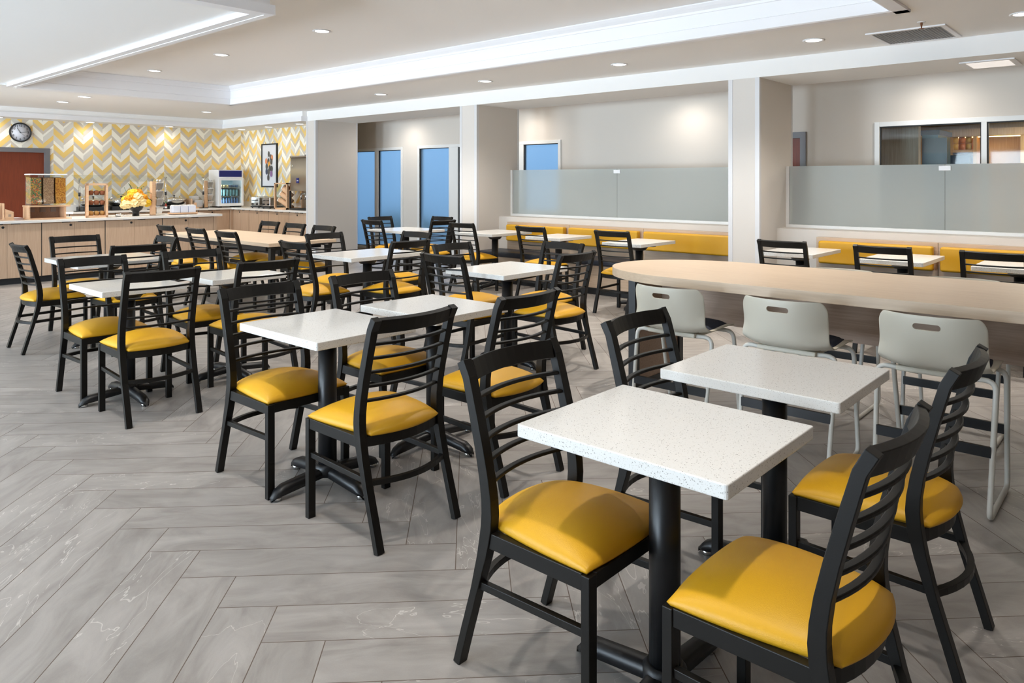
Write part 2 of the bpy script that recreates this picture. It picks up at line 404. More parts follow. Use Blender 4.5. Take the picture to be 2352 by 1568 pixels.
# header above the arcade, piers, knee walls
struct('wall_header', MB().box(XC, XB, YF, 11.96, ZS, ZC+.01), 'ceil', 'long white header beam over the arcade piers', 'wall')
piers = [(11.665, 11.965), (7.53, 7.875), (3.277, 3.624), (-2.2, -1.85)]
for i, (y0, y1) in enumerate(piers[:3]):
    struct('wall_pier', MB().box(XC, XB, y0, y1, 0, ZS), 'wall', ['plain textured pier beside the coffee counter', 'textured pier between the doorway and the first booth', 'textured pier between the two booths'][i], 'pillar')
    g = MB(); t = .004; w = .045
    g.box(XC-t, XC+w, y0-t, y0, .14, ZS); g.box(XC-t, XC, y0, y0+w, .14, ZS)
    g.box(XC-t, XC, y1-w, y1+t, .14, ZS); g.box(XC, XC+w, y1, y1+t, .14, ZS)
    g.box(XB-w*.6, XB+t, y0-t, y0, .14, ZS)
    struct('trim_%d' % (6+i), g, 'guard', ['pale corner guards on the coffee counter pier', 'pale corner guards on the pier by the doorway', 'pale corner guards on the pier between booths'][i], 'trim')
    bb = MB(); bb.box(XC-.012, XB+.005, y0-.012, y0, 0, .137); bb.box(XC-.012, XC, y0, y1+.005, 0, .137)
    struct('baseboard_'+['far', 'middle', 'near'][i], bb, 'gasket', ['black rubber skirting on the coffee counter pier', 'black rubber skirting on the doorway pier', 'black rubber skirting on the pier between booths'][i], 'baseboard')
# soffit over the buffet
s = MB(); s.box(XL, 8.28, 14.97, YB, ZS, ZC+.01); s.box(7.575, 8.28, 11.95, 14.97, ZS, ZC+.01)
struct('ceiling_soffit', s, 'ceil', 'white dropped soffit over the buffet counters', 'ceiling')
s = MB(); s.box(XL, 7.575, 14.935, 14.97, ZS-.004, ZS+.085); s.box(7.54, 7.575, 11.93, 14.935, ZS-.004, ZS+.085); s.box(7.575, 7.70, 11.93, 11.95, ZS-.004, ZS+.085)
struct('trim_9', s, 'trimw', 'white moulding along the foot of the buffet soffit', 'trim')
struct('trim_10', MB().box(4.6, 8.28, YB-.012, YB, .888, 1.0).box(8.268, 8.28, 12.0, YB-.012, .888, 1.0), 'counter', 'low white stone splashback behind the buffet', 'trim')

# ---- windows and doors of the corridor wall
def window(n, y0, y1, z0, z1, mull, pane, label, fw=.055, x=XW):
    f = MB(); X0, X1 = x-.02, x+.07
    f.box(X0, X1, y0, y0+fw, z0, z1); f.box(X0, X1, y1-fw, y1, z0, z1)
    f.box(X0, X1, y0+fw, y1-fw, z1-fw, z1); f.box(X0, X1, y0+fw, y1-fw, z0, z0+fw)
    for a, b in mull: f.box(X0, X1, a, b, z0+fw, z1-fw)
    o = tag(f.obj('window_%d' % n, 'alu', bevel=.003), label, 'window', kind='structure')
    g = MB(); edges = [y0+fw]+[v for a, b in sorted(mull) for v in (a, b)]+[y1-fw]
    for a, b in zip(edges[::2], edges[1::2]):
        k = MB(); q = .012
        k.box(x+.0, x+.03, a, a+q, z0+fw, z1-fw); k.box(x, x+.03, b-q, b, z0+fw, z1-fw); k.box(x, x+.03, a+q, b-q, z1-fw-q, z1-fw); k.box(x, x+.03, a+q, b-q, z0+fw, z0+fw+q)
        k.obj('gasket', 'gasket', o)
        MB().box(x+.022, x+.028, a, b, z0+fw, z1-fw).obj('pane', pane, o)
    return o
window(1, 11.22, 12.95, .06, 2.12, [(11.99, 12.1)], 'frostb', 'tall frosted two-light window beside the coffee counter pier')
window(2, 9.2, 10.78, .06, 2.125, [(9.66, 9.9)], 'frostb', 'tall frosted glass doorway panel between pier and window')
window(3, 7.29, 8.75, .9, 2.115, [(8.08, 8.18)], 'frostb', 'frosted window above the first booth glass')
window(4, -1.6, 2.59, .55, 2.14, [(1.457, 1.51)], 'glass', 'clear window looking into the snack shop')
struct('wall_sill', MB().box(XW, XW+.14, 7.29, 8.75, 0, .9), 'wallb', 'beige wall below the booth window', 'wall')
d = MB(); d.box(XW-.03, XW+.1, 3.39, 3.46, 0, 2.065); d.box(XW-.03, XW+.1, 4.28, 4.35, 0, 2.065); d.box(XW-.03, XW+.1, 3.46, 4.28, 1.99, 2.065)
d = tag(d.obj('door_2', 'doorframe'), 'cherry wood door in a grey frame behind the second booth', 'door', kind='structure')
MB().box(XW+.02, XW+.06, 3.46, 4.28, .01, 1.99).obj('door_leaf', 'redwood', d)
d = MB(); yb = YB
d.box(4.38, 4.46, yb-.02, yb+.15, 0, 2.05); d.box(3.25, 3.33, yb-.02, yb+.15, 0, 2.05); d.box(3.33, 4.38, yb-.02, yb+.15, 1.97, 2.05)
d = tag(d.obj('door_1', 'doorframe'), 'cherry wood door in a grey frame in the papered back wall', 'door', kind='structure')
MB().box(3.33, 4.38, yb+.05, yb+.1, .01, 1.97).obj('door_leaf', 'redwood', d)
for i, (a, b, z0, z1) in enumerate(WIN_L):
    f = MB(); w = .06
    f.box(XL-.12, XL, a, a+w, z0, z1); f.box(XL-.12, XL, b-w, b, z0, z1); f.box(XL-.12, XL, a+w, b-w, z0, z0+w); f.box(XL-.12, XL, a+w, b-w, z1-w, z1); f.box(XL-.12, XL, (a+b)/2-.03, (a+b)/2+.03, z0+w, z1-w)
    o = tag(f.obj('window_%d' % (5+i), 'alu'), 'large white-framed daylight window, number %d along its wall' % (i+1), 'window', kind='structure')
    MB().box(XL-.07, XL-.06, a+w, (a+b)/2-.03, z0+w, z1-w).obj('pane', 'glass', o); MB().box(XL-.07, XL-.06, (a+b)/2+.03, b-w, z0+w, z1-w).obj('pane', 'glass', o)

# ------------------------------------------------------------------ dining chair
def post_y(z):
    pts = [(0, -.250), (.12, -.215), (.26, -.170), (.40, -.132), (.48, -.122), (.56, -.126), (.72, -.162), (.905, -.232)]
    for (a, ya), (b, yb_) in zip(pts, pts[1:]):
        if z <= b:
            t = (z-a)/(b-a); return ya+(yb_-ya)*t
    return pts[-1][1]
def smooth_post():
    zs = [0, .06, .12, .18, .24, .30, .35, .40, .44, .48, .52, .58, .66, .76, .86, .905]
    ys = [post_y(z) for z in zs]
    for _ in range(2):
        ys = [ys[0]]+[(ys[i-1]+2*ys[i]+ys[i+1])/4 for i in range(1, len(ys)-1)]+[ys[-1]]
    return list(zip(zs, ys))
POST = smooth_post()
def py(z):
    for (a, ya), (b, yb_) in zip(POST, POST[1:]):
        if z <= b: return ya+(yb_-ya)*(z-a)/(b-a)
    return POST[-1][1]
def bowed(x, z, bow, n=10, y=None):
    y0 = py(z) if y is None else y
    return [(-x+2*x*i/n, y0-bow*(1-(2*i/n-1)**2), z) for i in range(n+1)]
def make_chair(label, loc, rz, group):
    t = thing('dining_chair', label, 'chair', loc, rz, group)
    # cushion
    m = MB(); n = 20; g = {}
    for i in range(n+1):
        for j in range(n+1):
            a, b = -1+2*i/n, -1+2*j/n
            sa, sb = math.sin(a*PI/2), math.sin(b*PI/2)
            a, b = a*.35+sa*.65, b*.35+sb*.65
            k = .2
            ax, bx = a*math.sqrt(1-k*b*b/2), b*math.sqrt(1-k*a*a/2)
            hw = .2095+.019*b
            x = ax*hw; y = .031+bx*.207-(.03*(1-a*a)*max(0, -b))
            e = math.sqrt(max(0, 1-abs(a)**5))*math.sqrt(max(0, 1-abs(b)**5))
            z = .438+.030*e+.042*(1-a*a*.97)*(1-b*b*.97)
            g[i, j] = (x, y, z)
    vs = [g[i, j] for i in range(n+1) for j in range(n+1)]
    fs = [(i*(n+1)+j, (i+1)*(n+1)+j, (i+1)*(n+1)+j+1, i*(n+1)+j+1) for i in range(n) for j in range(n)]
    rim = [(i, 0) for i in range(n)]+[(n, j) for j in range(n)]+[(i, n) for i in range(n, 0, -1)]+[(0, j) for j in range(n, 0, -1)]
    o = len(vs)
    for (i, j) in rim: x, y, z = g[i, j]; vs.append((x*.97, .03+(y-.03)*.97, .428))
    q = len(rim)
    for k in range(q):
        (i, j), (i2, j2) = rim[k], rim[(k+1) % q]
        fs.append((i*(n+1)+j, i2*(n+1)+j2, o+(k+1) % q, o+k))
    fs.append(tuple(o+k for k in range(q-1, -1, -1)))
    m.add(vs, fs, True); m.obj('seat', 'yellow', t)
    # frame under the seat
    f = MB()
    f.box(-.218, -.190, -.118, .2105, .384, .429); f.box(.190, .218, -.118, .2105, .384, .429); f.box(-.187, .187, .212, .236, .388, .429)
    f.sweep(bowed(.2, .405, .05, y=-.128), (0, 0, 1), .042, .02)
    f.obj('seat_frame', 'black', t, bevel=.002)
    for s in (-1, 1):
        MB().box(s*.204-.0175, s*.204+.0175, .2105, .2375, 0, .427).obj('leg', 'black', t, bevel=.002)
        r = MB(); r.sweep([(s*.2055, y, z) for z, y in POST], (1, 0, 0), .035, [.026]*5+[.030, .034, .038, .040, .040, .038, .036, .034, .032, .030, .030])
        r.obj('leg', 'black', t, bevel=.002)
        MB().sweep([(s*.203, .212, .272), (s*.204, py(.262)+.012, .262)], (0, 0, 1), .022, .02).obj('stretcher', 'black', t, bevel=.0015)
    MB().sweep(bowed(.19, .252, .055), (0, 0, 1), .022, .02).obj('stretcher', 'black', t, bevel=.0015)
    MB().sweep(bowed(.189, .875, .038, y=py(.875)), (0, -.34, .94), .060, .024).obj('top_rail', 'black', t, bevel=.002)
    for z in (.800, .742, .684, .626, .566):
        MB().sweep(bowed(.190, z, .036, n=12), (0, 0, 1), .0115, .021).obj('slat', 'black', t, bevel=.003)
    return t
FACE = {'+y': 0., '-y': PI, '+x': -PI/2, '-x': PI/2}
DIRV = {'+y': (0, 1), '-y': (0, -1), '+x': (1, 0), '-x': (-1, 0)}
G1 = 'black ladder-back chairs with mustard seats'
CH = [  # facing, back-top centre x, y, turn, label
 ('-y', 1.752, 1.571, 0, 'mustard-seated ladder-back chair nearest the lens, beyond its white table'),
 ('+y', 1.772, .432, 0, 'ladder-back chair at the bottom edge, its curved top rail seen end-on over a mustard seat'),
 ('-y', 2.535, 1.600, 0, 'ladder-back chair facing us between the second white table and the first grey stool'),
 ('+y', 2.590, .445, 0, 'ladder-back chair seen from behind, standing in front of the third grey stool'),
 ('+y', 1.985, 2.290, 0, 'ladder-back chair with its back to us, legs splayed on open floor before the middle table'),
 ('-y', 1.965, 3.50, 0, 'chair facing us behind the black post of the middle white table'),
 ('+y', 2.690, 2.275, 0, 'chair back half overlapped by the nearest chair, at the table next to the middle one'),
 ('-y', 2.621, 3.515, 0, 'chair facing us across the speckled table beside the middle table'),
 ('+y', 1.928, 4.530, -2, 'chair with its back to us at the third row table on the aisle'),
 ('-y', 1.905, 5.672, 0, 'chair facing us across the third row table on the aisle'),
 ('+y', 2.636, 4.541, -2, 'chair with its back to us at the inner table of the third row'),
 ('-y', 2.597, 5.665, -2, 'chair facing us across the inner table of the third row'),
 ('+x', 1.870, 7.300, 0, 'outermost chair on the aisle side, turned sideways, alone before the island'),
 ('-y', 2.536, 8.027, 0, 'chair facing us in front of the island cabinets, behind its white table'),
 ('+y', 2.543, 6.489, 0, 'chair with its back to us at the white table nearest the island'),
 ('-x', 3.111, 7.260, 0, 'sideways chair with a bluish sheen at the table nearest the island'),
 ('+x', 3.880, 9.150, 0, 'end chair of three along the near side of the oak table, closest to the island'),
 ('+x', 3.870, 8.330, 0, 'middle chair of three along the near side of the oak table'),
 ('+x', 3.830, 7.530, 0, 'third chair along the near side of the oak table, furthest from the island'),
 ('-x', 5.200, 8.960, 0, 'far side chair of the oak table in front of the oak cabinets'),
 ('-x', 5.160, 8.280, 0, 'middle chair on the far side of the oak table, by the pier edge'),
 ('-x', 5.130, 7.600, 0, 'far side chair of the oak table in front of the blank pier'),
 ('+x', 3.577, 5.800, 0, 'sideways chair just beyond the corner of the oak table'),
 ('-y', 4.387, 6.525, 0, 'chair facing us between the oak table and the next white table'),
 ('+y', 4.365, 5.112, 0, 'chair with its back to us at the white table beyond the oak table'),
 ('+x', 3.675, 3.975, 0, 'sideways chair with a curved top rail, left of the central white table'),
 ('-y', 4.395, 4.620, 0, 'chair facing us across the central white table'),
 ('+y', 4.440, 3.290, 0, 'chair with its back to us beside the rounded end of the oak bar table'),
 ('-x', 5.107, 3.945, 0, 'sideways chair on the booth side of the central white table'),
 ('+x', 6.640, 5.640, 0, 'chair facing the booth bench at its middle table'),
 ('+x', 6.630, 4.480, 0, 'chair facing the booth bench next to the rounded bar table end'),
 ('+x', 6.640, 6.800, 0, 'chair facing the far end of the navy booth bench'),
 ('+x', 6.300, 8.230, 0, 'sideways chair of the table by the frosted windows, closest to the coffee pier'),
 ('-y', 7.020, 8.960, 0, 'chair facing us right under the frosted two-light window'),
 ('-x', 7.640, 8.220, 0, 'chair by the frosted doorway, turned toward the coffee pier'),
 ('+y', 6.930, 7.430, 0, 'chair with its back to us at the table by the frosted windows'),
 ('-x', 5.156, 5.940, 0, 'sideways chair with a grey sheen on the booth side, beyond the oak table'),
 ('+x', 6.560, 2.600, 0, 'chair back rising behind the bar table beside the pier between booths'),
 ('+x', 6.550, 1.760, 0, 'middle chair of the three rising behind the bar table'),
 ('+x', 6.550, .980, 0, 'chair back behind the bar table cut by the picture edge'),
]
chair0 = None
for d, x, y, tw, lab in CH:
    dx, dy = DIRV[d]; loc = (x+dx*.233, y+dy*.233, 0); rz = FACE[d]+R(tw)
    if chair0 is None: chair0 = make_chair(lab, loc, rz, G1)
    else: dup(chair0, loc, rz, lab, G1)

# ------------------------------------------------------------------ pedestal tables
def make_table(label, cx, cy, w, dpt, group, arm=.3):
    t = thing('pedestal_table', label, 'table', (cx, cy, 0), 0, group)
    MB().prism(rounded_rect(-w/2, w/2, -dpt/2, dpt/2, .008, 3), .724, .76).obj('tabletop', 'quartz', t, bevel=.003)
    MB().lathe([(.0436, .07), (.0436, .705)], n=24).obj('column', 'iron', t)
    m = MB(); m.box(-.2, .2, -.035, .035, .708, .724); m.box(-.035, .035, -.2, .2, .708, .724); m.lathe([(.07, .66), (.11, .708)], n=16)
    m.obj('mounting_plate', 'iron', t)
    b = MB()
    rr = [0, .06, .12, .18, .24, .275, .295, arm]
    for ux, uy in ((1, 0), (-1, 0), (0, 1), (0, -1)):
        rings = []
        for r in rr:
            f = r/arm; wd = .066-.012*f if f < .9 else .054*math.sqrt(max(.05, 1-((f-.9)/.1)**2)); zt = .088-.03*f if f < .8 else .064-.05*((f-.8)/.2)**2; zb = .048-.03*f
            ring = []
            for q, z in ((-.5, zb), (-.5, zt-.014), (-.3, zt), (.3, zt), (.5, zt-.014), (.5, zb)):
                ring.append((ux*r-uy*wd*q, uy*r+ux*wd*q, z))
            rings.append(ring)
        b.rings(rings, True)
    b.lathe([(.06, .045), (.062, .085), (.05, .1)], n=20)
    b.obj('base', 'iron', t)
    for ux, uy in ((1, 0), (-1, 0), (0, 1), (0, -1)):
        MB().lathe([(.02, 0), (.02, .02)], (ux*(arm-.035), uy*(arm-.035), 0), 12).obj('glide', 'chrome', t)
    return t
GT = 'white speckled quartz pedestal tables'
TB = [  # x0,x1,y0,y1,label
 (1.55, 2.09, .735, 1.365, 'white speckled pedestal table nearest the lens'),
 (2.355, 2.90, .75, 1.38, 'white speckled pedestal table between the nearest one and the grey stools'),
 (1.765, 2.315, 2.675, 3.33, 'middle white pedestal table with its black post in full view'),
 (2.465, 3.0, 2.70, 3.32, 'white pedestal table directly beside the middle one'),
 (1.69, 2.22, 4.88, 5.46, 'third row white pedestal table on the aisle'),
 (2.40, 2.97, 4.90, 5.42, 'third row white pedestal table away from the aisle'),
 (2.11, 2.89, 6.62, 7.45, 'white pedestal table nearest the serving island'),
 (3.92, 4.68, 3.575, 4.19, 'central white pedestal table beyond the first rows, near the bar table end'),
 (3.90, 4.74, 5.38, 6.02, 'white pedestal table just beyond the oak table'),
 (6.48, 7.20, 7.70, 8.55, 'white pedestal table by the frosted windows'),
 (6.88, 7.68, 6.48, 7.12, 'booth table at the far end of the first booth bench'),
 (6.93, 7.58, 5.41, 5.96, 'middle booth table of the first booth'),
 (6.83, 7.58, 4.23, 4.74, 'booth table nearest the rounded bar table end'),
 (6.93, 7.72, 2.45, 2.97, 'booth table beside the pier between the booths'),
 (6.86, 7.66, 1.52, 2.03, 'middle table of the second booth'),
 (6.86, 7.66, .62, 1.18, 'second booth table cut by the picture edge'),
]
protos = {}
for x0, x1, y0, y1, lab in TB:
    make_table(lab, (x0+x1)/2, (y0+y1)/2, x1-x0, y1-y0, GT)

# oak table with straight black legs
t = thing('oak_table', 'long pale oak table with black legs in front of the serving island', 'table', (4.66, 8.62, 0))
MB().prism(rounded_rect(-.44, .44, -1.3, 1.3, .006, 2), .722, .762).obj('tabletop', 'oakT', t, bevel=.002)
MB().box(-.36, -.32, -1.1, 1.1, .66, .722).box(.32, .36, -1.1, 1.1, .66, .722).box(-.32, .32, -1.1, -1.06, .66, .722).box(-.32, .32, 1.06, 1.1, .66, .722).obj('apron', 'iron', t)
for sx in (-1, 1):
    for sy in (-1, 1):
        MB().sweep([(sx*.36, sy*1.23, .70), (sx*.385, sy*1.255, 0)], (0, 1, 0), .055, .055).obj('leg', 'iron', t)

# ------------------------------------------------------------------ oak bar table with rounded end
t = thing('bar_table', 'long pale oak bar table with one rounded end and a hanging panel', 'table', (4.42, 0, 0))
xn, xf, yc, b_, ye = 3.885-4.42, 4.955-4.42, 2.16, .72, -1.9
xm, a_ = (xn+xf)/2, (xf-xn)/2
poly = [(xn, ye), (xf, ye)]
for k in range(0, 49):
    a = PI*k/48; ca, sa = math.cos(a), math.sin(a)
    poly.append((xm+a_*abs(ca)**.95*(1 if ca >= 0 else -1), yc+b_*abs(sa)**.95))
o = MB().prism(poly, .815, .87, smooth=False).obj('tabletop', 'oakT', t, bevel=.002)
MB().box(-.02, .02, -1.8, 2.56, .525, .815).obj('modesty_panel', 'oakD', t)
for yy in (2.61, -1.6):
    for xx in (-.29, .29):
        MB().box(xx-.027, xx+.027, yy-.027, yy+.027, 0, .815).obj('leg', 'iron', t, bevel=.003)
    MB().box(-.263, .263, yy-.02, yy+.02, .09, .13).box(-.263, .263, yy-.02, yy+.02, .775, .815).obj('rail', 'iron', t)
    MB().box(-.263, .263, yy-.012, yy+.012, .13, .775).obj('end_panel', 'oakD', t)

# ------------------------------------------------------------------ bar stools
def make_shell():
    prof = []   # (forward x, z): seat front -> rear roll -> back top, local +x faces the table
    pts = [(.42, .585), (.40, .600), (.30, .606), (.15, .600), (.06, .598), (.02, .604), (-.012, .622), (-.032, .65), (-.045, .70), (-.056, .76), (-.062, .80), (-.066, .855)]
    ns = 28; rows = []
    for k, (x, z) in enumerate(pts):
        row = []
        f = k/(len(pts)-1); back = max(0, min(1, (z-.61)/.08)) if k > 5 else 0
        for i in range(ns+1):
            s = -1+2*i/ns
            hw = .225-.02*(1-back)*0 - (.02 if k == 0 else 0)
            if k >= len(pts)-1: hw -= .0
            wrap = (.035+.055*back)*abs(s)**2.6 if k > 3 else 0
            zz = z
            if k <= 4: zz = z+.012*abs(s)**3
            if k > 9:                      # rounded top corners
                c_ = max(0, abs(s)-.86)/.14; zz = z-(.045*(c_**2.2))*((z-.78)/.075)
            if 4 < k < 9: zz = z+.03*abs(s)**3*(1-(k-5)/4)
            row.append((x+wrap, s*hw*(1-.04*(back)), zz))
        rows.append(row)
    m = MB(); n = ns+1
    m.add([p for r in rows for p in r], [(i*n+j, i*n+j+1, (i+1)*n+j+1, (i+1)*n+j) for i in range(len(rows)-1) for j in range(ns)], True)
    o = m.obj('shell', 'shell')
    so = o.modifiers.new('s', 'SOLIDIFY'); so.thickness = .008; so.offset = 0
    su = o.modifiers.new('u', 'SUBSURF'); su.levels = 2; su.render_levels = 2
    slot = MB(); pl = [(y, z) for y, z in rounded_rect(-.055, .055, .790, .818, .0139, 6)]
    slot.rings([[(-.2, y, z) for y, z in pl], [(.1, y, z) for y, z in pl]]); so_ = slot.obj('cut', 'shell')
    bo = o.modifiers.new('b', 'BOOLEAN'); bo.object = so_; bo.operation = 'DIFFERENCE'; bo.solver = 'EXACT'
    bpy.context.view_layer.update(); dg = bpy.context.evaluated_depsgraph_get()
    me = bpy.data.meshes.new_from_object(o.evaluated_get(dg), depsgraph=dg)
    o.modifiers.clear(); old = o.data; o.data = me; bpy.data.meshes.remove(old)
    me.polygons.foreach_set('use_smooth', [True]*len(me.polygons))
    try:
        me.set_sharp_from_angle(angle=R(45))
    except Exception: pass
    bpy.data.objects.remove(so_)
    return o
def make_stool(label, loc, rz, group):
    t = thing('bar_stool', label, 'stool', loc, rz, group)
    sh = make_shell(); sh.parent = t
    m = MB(); n = 14; rows = []
    for i in range(n+1):
        for j in range(n+1):
            a, b = -1+2*i/n, -1+2*j/n
            ax, bx = a*math.sqrt(1-.55*b*b/2), b*math.sqrt(1-.55*a*a/2)
            e = math.sqrt(max(0, 1-abs(a)**4))*math.sqrt(max(0, 1-abs(b)**4))
            rows.append((.215+ax*.205, bx*.205, .612+.022*e))
    m.add(rows, [(i*(n+1)+j, (i+1)*(n+1)+j, (i+1)*(n+1)+j+1, i*(n+1)+j+1) for i in range(n) for j in range(n)], True)
    m.obj('seat_pad', 'navyf', t)
    MB().box(.04, .34, -.15, .15, .572, .597).obj('mounting_plate', 'shell', t, bevel=.008)
    for s in (-1, 1):
        p = fillet([(.06, s*.06, .578), (.08, s*.238, .583), (-.01, s*.225, .012), (.46, s*.225, .012), (.34, s*.238, .583), (.33, s*.06, .578)], .05, 5)
        MB().tube(p, .0115, 10).obj('leg', 'tube', t)
    for x in (.028, .425):
        MB().box(x-.008, x+.008, -.226, .226, .265, .31).obj('footrest', 'iron', t)
    return t
GS = 'pale grey bar stools with handle slots'
st = None
for y, lab in ((2.10, 'pale grey bar stool with handle slot nearest the rounded end of the bar table'), (1.445, 'middle pale grey bar stool with handle slot, behind the second white table'), (.785, 'pale grey bar stool with handle slot behind the two front ladder-back chairs'), (.12, 'pale grey bar stool at the bar table whose legs just enter the picture edge')):
    if st is None: st = make_stool(lab, (3.66, y, 0), 0, GS)
    else: dup(st, (3.66, y, 0), 0, lab, GS)
for y, lab in ((1.62, 'bar stool on the booth side of the bar table, opposite the middle stool'), (.92, 'bar stool on the booth side of the bar table, legs showing behind the third stool'), (.24, 'bar stool on the booth side of the bar table, legs at the picture edge')):
    dup(st, (5.13, y, 0), PI, lab, GS)

# ------------------------------------------------------------------ booths
def booth(name, label, y0, y1, cush, seat_y, wall_lab, glass_lab, seam, glass_y):
    struct('wall_booth', MB().box(8.15, 8.55, y0, y1, 0, .915), 'wall', wall_lab, 'wall')
    t = thing('booth_bench', label, 'bench', (8.07, (y0+y1)/2, 0))
    oy = (y0+y1)/2
    for i, (a, b) in enumerate(cush):
        lo_ = a-.05 if i == len(cush)-1 else (a+cush[i+1][1])/2+.0015; hi_ = b+.045 if i == 0 else (b+cush[i-1][0])/2-.0015
        MB().box(-.0, .078, lo_-oy, hi_-oy, .36, .845).obj('back_panel', 'oakY', t, bevel=.003)
        MB().box(-.085, -.001, a-oy, b-oy, .575, .812).obj('back_cushion', 'yellow', t, bevel=.022, seg=4)
    a, b = seat_y
    MB().box(-.45, .0, a-oy, b-oy, .375, .45).obj('seat_cushion', 'navy', t, bevel=.025, seg=4)
    MB().box(-.40, .0, a+.02-oy, b-.02-oy, .09, .375).obj('front_panel', 'oakY', t)
    MB().box(-.36, .0, a+.04-oy, b-.04-oy, 0, .09).obj('toe_kick', 'gasket', t)
    g = thing('glass_screen', glass_lab, 'glass partition', (8.44, 0, .915))
    ga, gb = glass_y
    MB().box(-.03, .03, ga, gb, 0, .035).box(-.03, .03, gb-.035, gb, .035, .70).obj('frame', 'alu', g, bevel=.002)
    for p, q in ((ga, seam-.002), (seam+.002, gb-.035)):
        MB().box(-.005, .005, p, q, .03, .70).obj('pane', 'frost', g)
    MB().box(-.016, .016, seam-.055, seam+.055, .635, .685).obj('clip', 'white', g, bevel=.006)
    for k in (-1, 1): pass
    return t
booth('booth_bench', 'long booth bench with yellow back pads and navy seat between the two piers', 3.624, 7.53, [(6.18, 7.245), (5.0, 6.10), (3.70, 4.92)], (3.64, 7.44), 'textured knee wall behind the booth between the piers', 'frosted glass screen on the knee wall between the two piers', 5.60, (3.624, 7.53))
booth('booth_bench', 'booth bench with yellow back pads running out of the picture past the near pier', YF+.2, 3.277, [(1.69, 2.77), (.53, 1.63), (-.62, .45)], (-2.9, 3.1), 'textured knee wall behind the booth past the near pier', 'frosted glass screen running out of the picture past the near pier', 1.674, (YF+.2, 3.277))

# ------------------------------------------------------------------ serving island and back counters
def cabinet(label, x0, x1, depth, H, loc, rz, group, locks=True):
    """front at local y=0, facing -y"""
    t = thing('base_cabinet', label, 'cabinet', loc, rz, group)
    w = x1-x0
    MB().box(0, w, .02, depth, .09, H).obj('body', 'oakZ', t)
    MB().box(.0, w, .06, depth, 0, .09).obj('toe_kick', 'gasket', t)
    h = w/2
    for k in (0, 1):
        d = MB().box(k*h+(.006 if k == 0 else .0015), (k+1)*h-(.0015 if k == 0 else .006), 0, .02, .092, H-.012).obj('door', 'oakZ', t, bevel=.001)
        if k == 0 and locks: MB().lathe([(.017, -.004), (.017, .004)], (h-.05, -.001, H-.05), 14, axis='Y').obj('lock', 'gasket', d)
        MB().box(k*h+(h*.62 if k == 0 else h*.12), k*h+(h*.88 if k == 0 else h*.38), .0, .012, H-.012, H-.001).obj('finger_pull_shade', 'dark', d)  # dark box painted in for the shade of the pull recess
    MB().box(-.002, .004, .004, .02, .092, H).obj('shadow_gap', 'gasket', t)
    return t
GI = 'oak island cabinets'
for a, b, lab in ((1.69, 2.535, 'oak island cabinet ending outside the picture'), (2.535, 3.377, 'oak island cabinet under the wooden bowl holder'), (3.377, 4.22, 'oak island cabinet under the cereal dispenser and pastry tower'), (4.22, 5.07, 'oak island cabinet under the flower vase'), (5.07, 5.92, 'oak island cabinet at the open end of the island')):
    cabinet(lab, a, b, .8, .853, (a, 12.03, 0), 0, GI)
tag(MB().box(5.92, 5.97, 12.03, 12.83, 0, .853).obj('end_panel', 'oakZ'), 'upright oak panel closing the open end of the island', 'panel')
tag(MB().box(1.6, 6.04, 11.965, 12.88, .855, .892).obj('island_worktop', 'counter', bevel=.003), 'white stone worktop of the serving island', 'worktop')
GB = 'oak back cabinets'
for a, b, lab in ((4.62, 5.4, 'oak back cabinet behind the pastry tower'), (5.4, 6.2, 'oak back cabinet behind the flower vase'), (6.2, 7.0, 'oak back cabinet behind the white packet boxes'), (7.0, 7.68, 'oak back cabinet in the corner below the drinks fridge')):
    cabinet(lab, a, b, .5, .848, (a, 14.88, 0), 0, GB)
for a, b, lab in ((14.18, 14.84, 'oak side cabinet by the inner corner'), (13.42, 14.18, 'oak side cabinet below the two toasters'), (12.66, 13.42, 'oak side cabinet below the bread case'), (11.98, 12.66, 'oak side cabinet below the steel drink urn')):
    cabinet(lab, a, b, .5, .848, (7.73, b, 0), -PI/2, GB)
tag(MB().box(7.68, 7.748, 14.84, 14.898, .09, .848).obj('corner_filler', 'oakZ'), 'narrow oak filler strip in the inner corner of the back counters', 'panel')
tag(MB().prism([(4.55, 14.95), (4.66, 14.83), (7.69, 14.83), (7.69, 11.97), (8.268, 11.97), (8.268, YB-.012), (4.55, YB-.012)], .85, .888).obj('back_worktop', 'counter', bevel=.003), 'white stone worktop turning the corner under the wallpaper', 'worktop')

# --- things on the island (top at z=.892)
ZI, ZB = .892, .888
def bowl_holder():
    t = thing('bowl_holder', 'beech bowl holder with a handle hole at the cut-off end of the island', 'holder', (2.86, 12.3, ZI))
    MB().box(-.2, .22, -.12, .12, 0, .018).obj('base', 'beech', t); MB().box(.09, .105, -.11, .11, .018, .24).obj('divider', 'beech', t)
    pl = [(.115, .018), (.215, .018), (.215, .12), (.115, .16)]
    MB().rings([[(x, -.11, z) for x, z in pl], [(x, -.095, z) for x, z in pl]]).obj('side_panel', 'beech', t)
    MB().box(.15, .185, -.1105, -.094, .05, .085).obj('handle_hole', 'oakD', t)
bowl_holder()
bl = None
for k in range(9):
    if bl is None:
        bl = tag(MB().lathe([(.045, 0), (.068, .03), (.072, .05), (.070, .05), (.064, .03), (.042, .004)], n=20).obj('paper_bowl', 'paper', loc=(2.86, 12.28, ZI+.02)), 'x', 'bowl', 'white paper bowls nested in the beech holder'); b0 = bl
    else:
        bl = b0.copy(); COL.objects.link(bl); bl.location = (2.86, 12.28, ZI+.02+.021*k)
    bl['label'] = 'white paper bowl nested in the stack in the beech holder'
tag(MB().box(2.78, 3.24, 12.38, 12.62, ZI, ZI+.022).obj('place_mat', 'lilac'), 'pale lilac card pile lying beside the cereal dispenser', 'card')
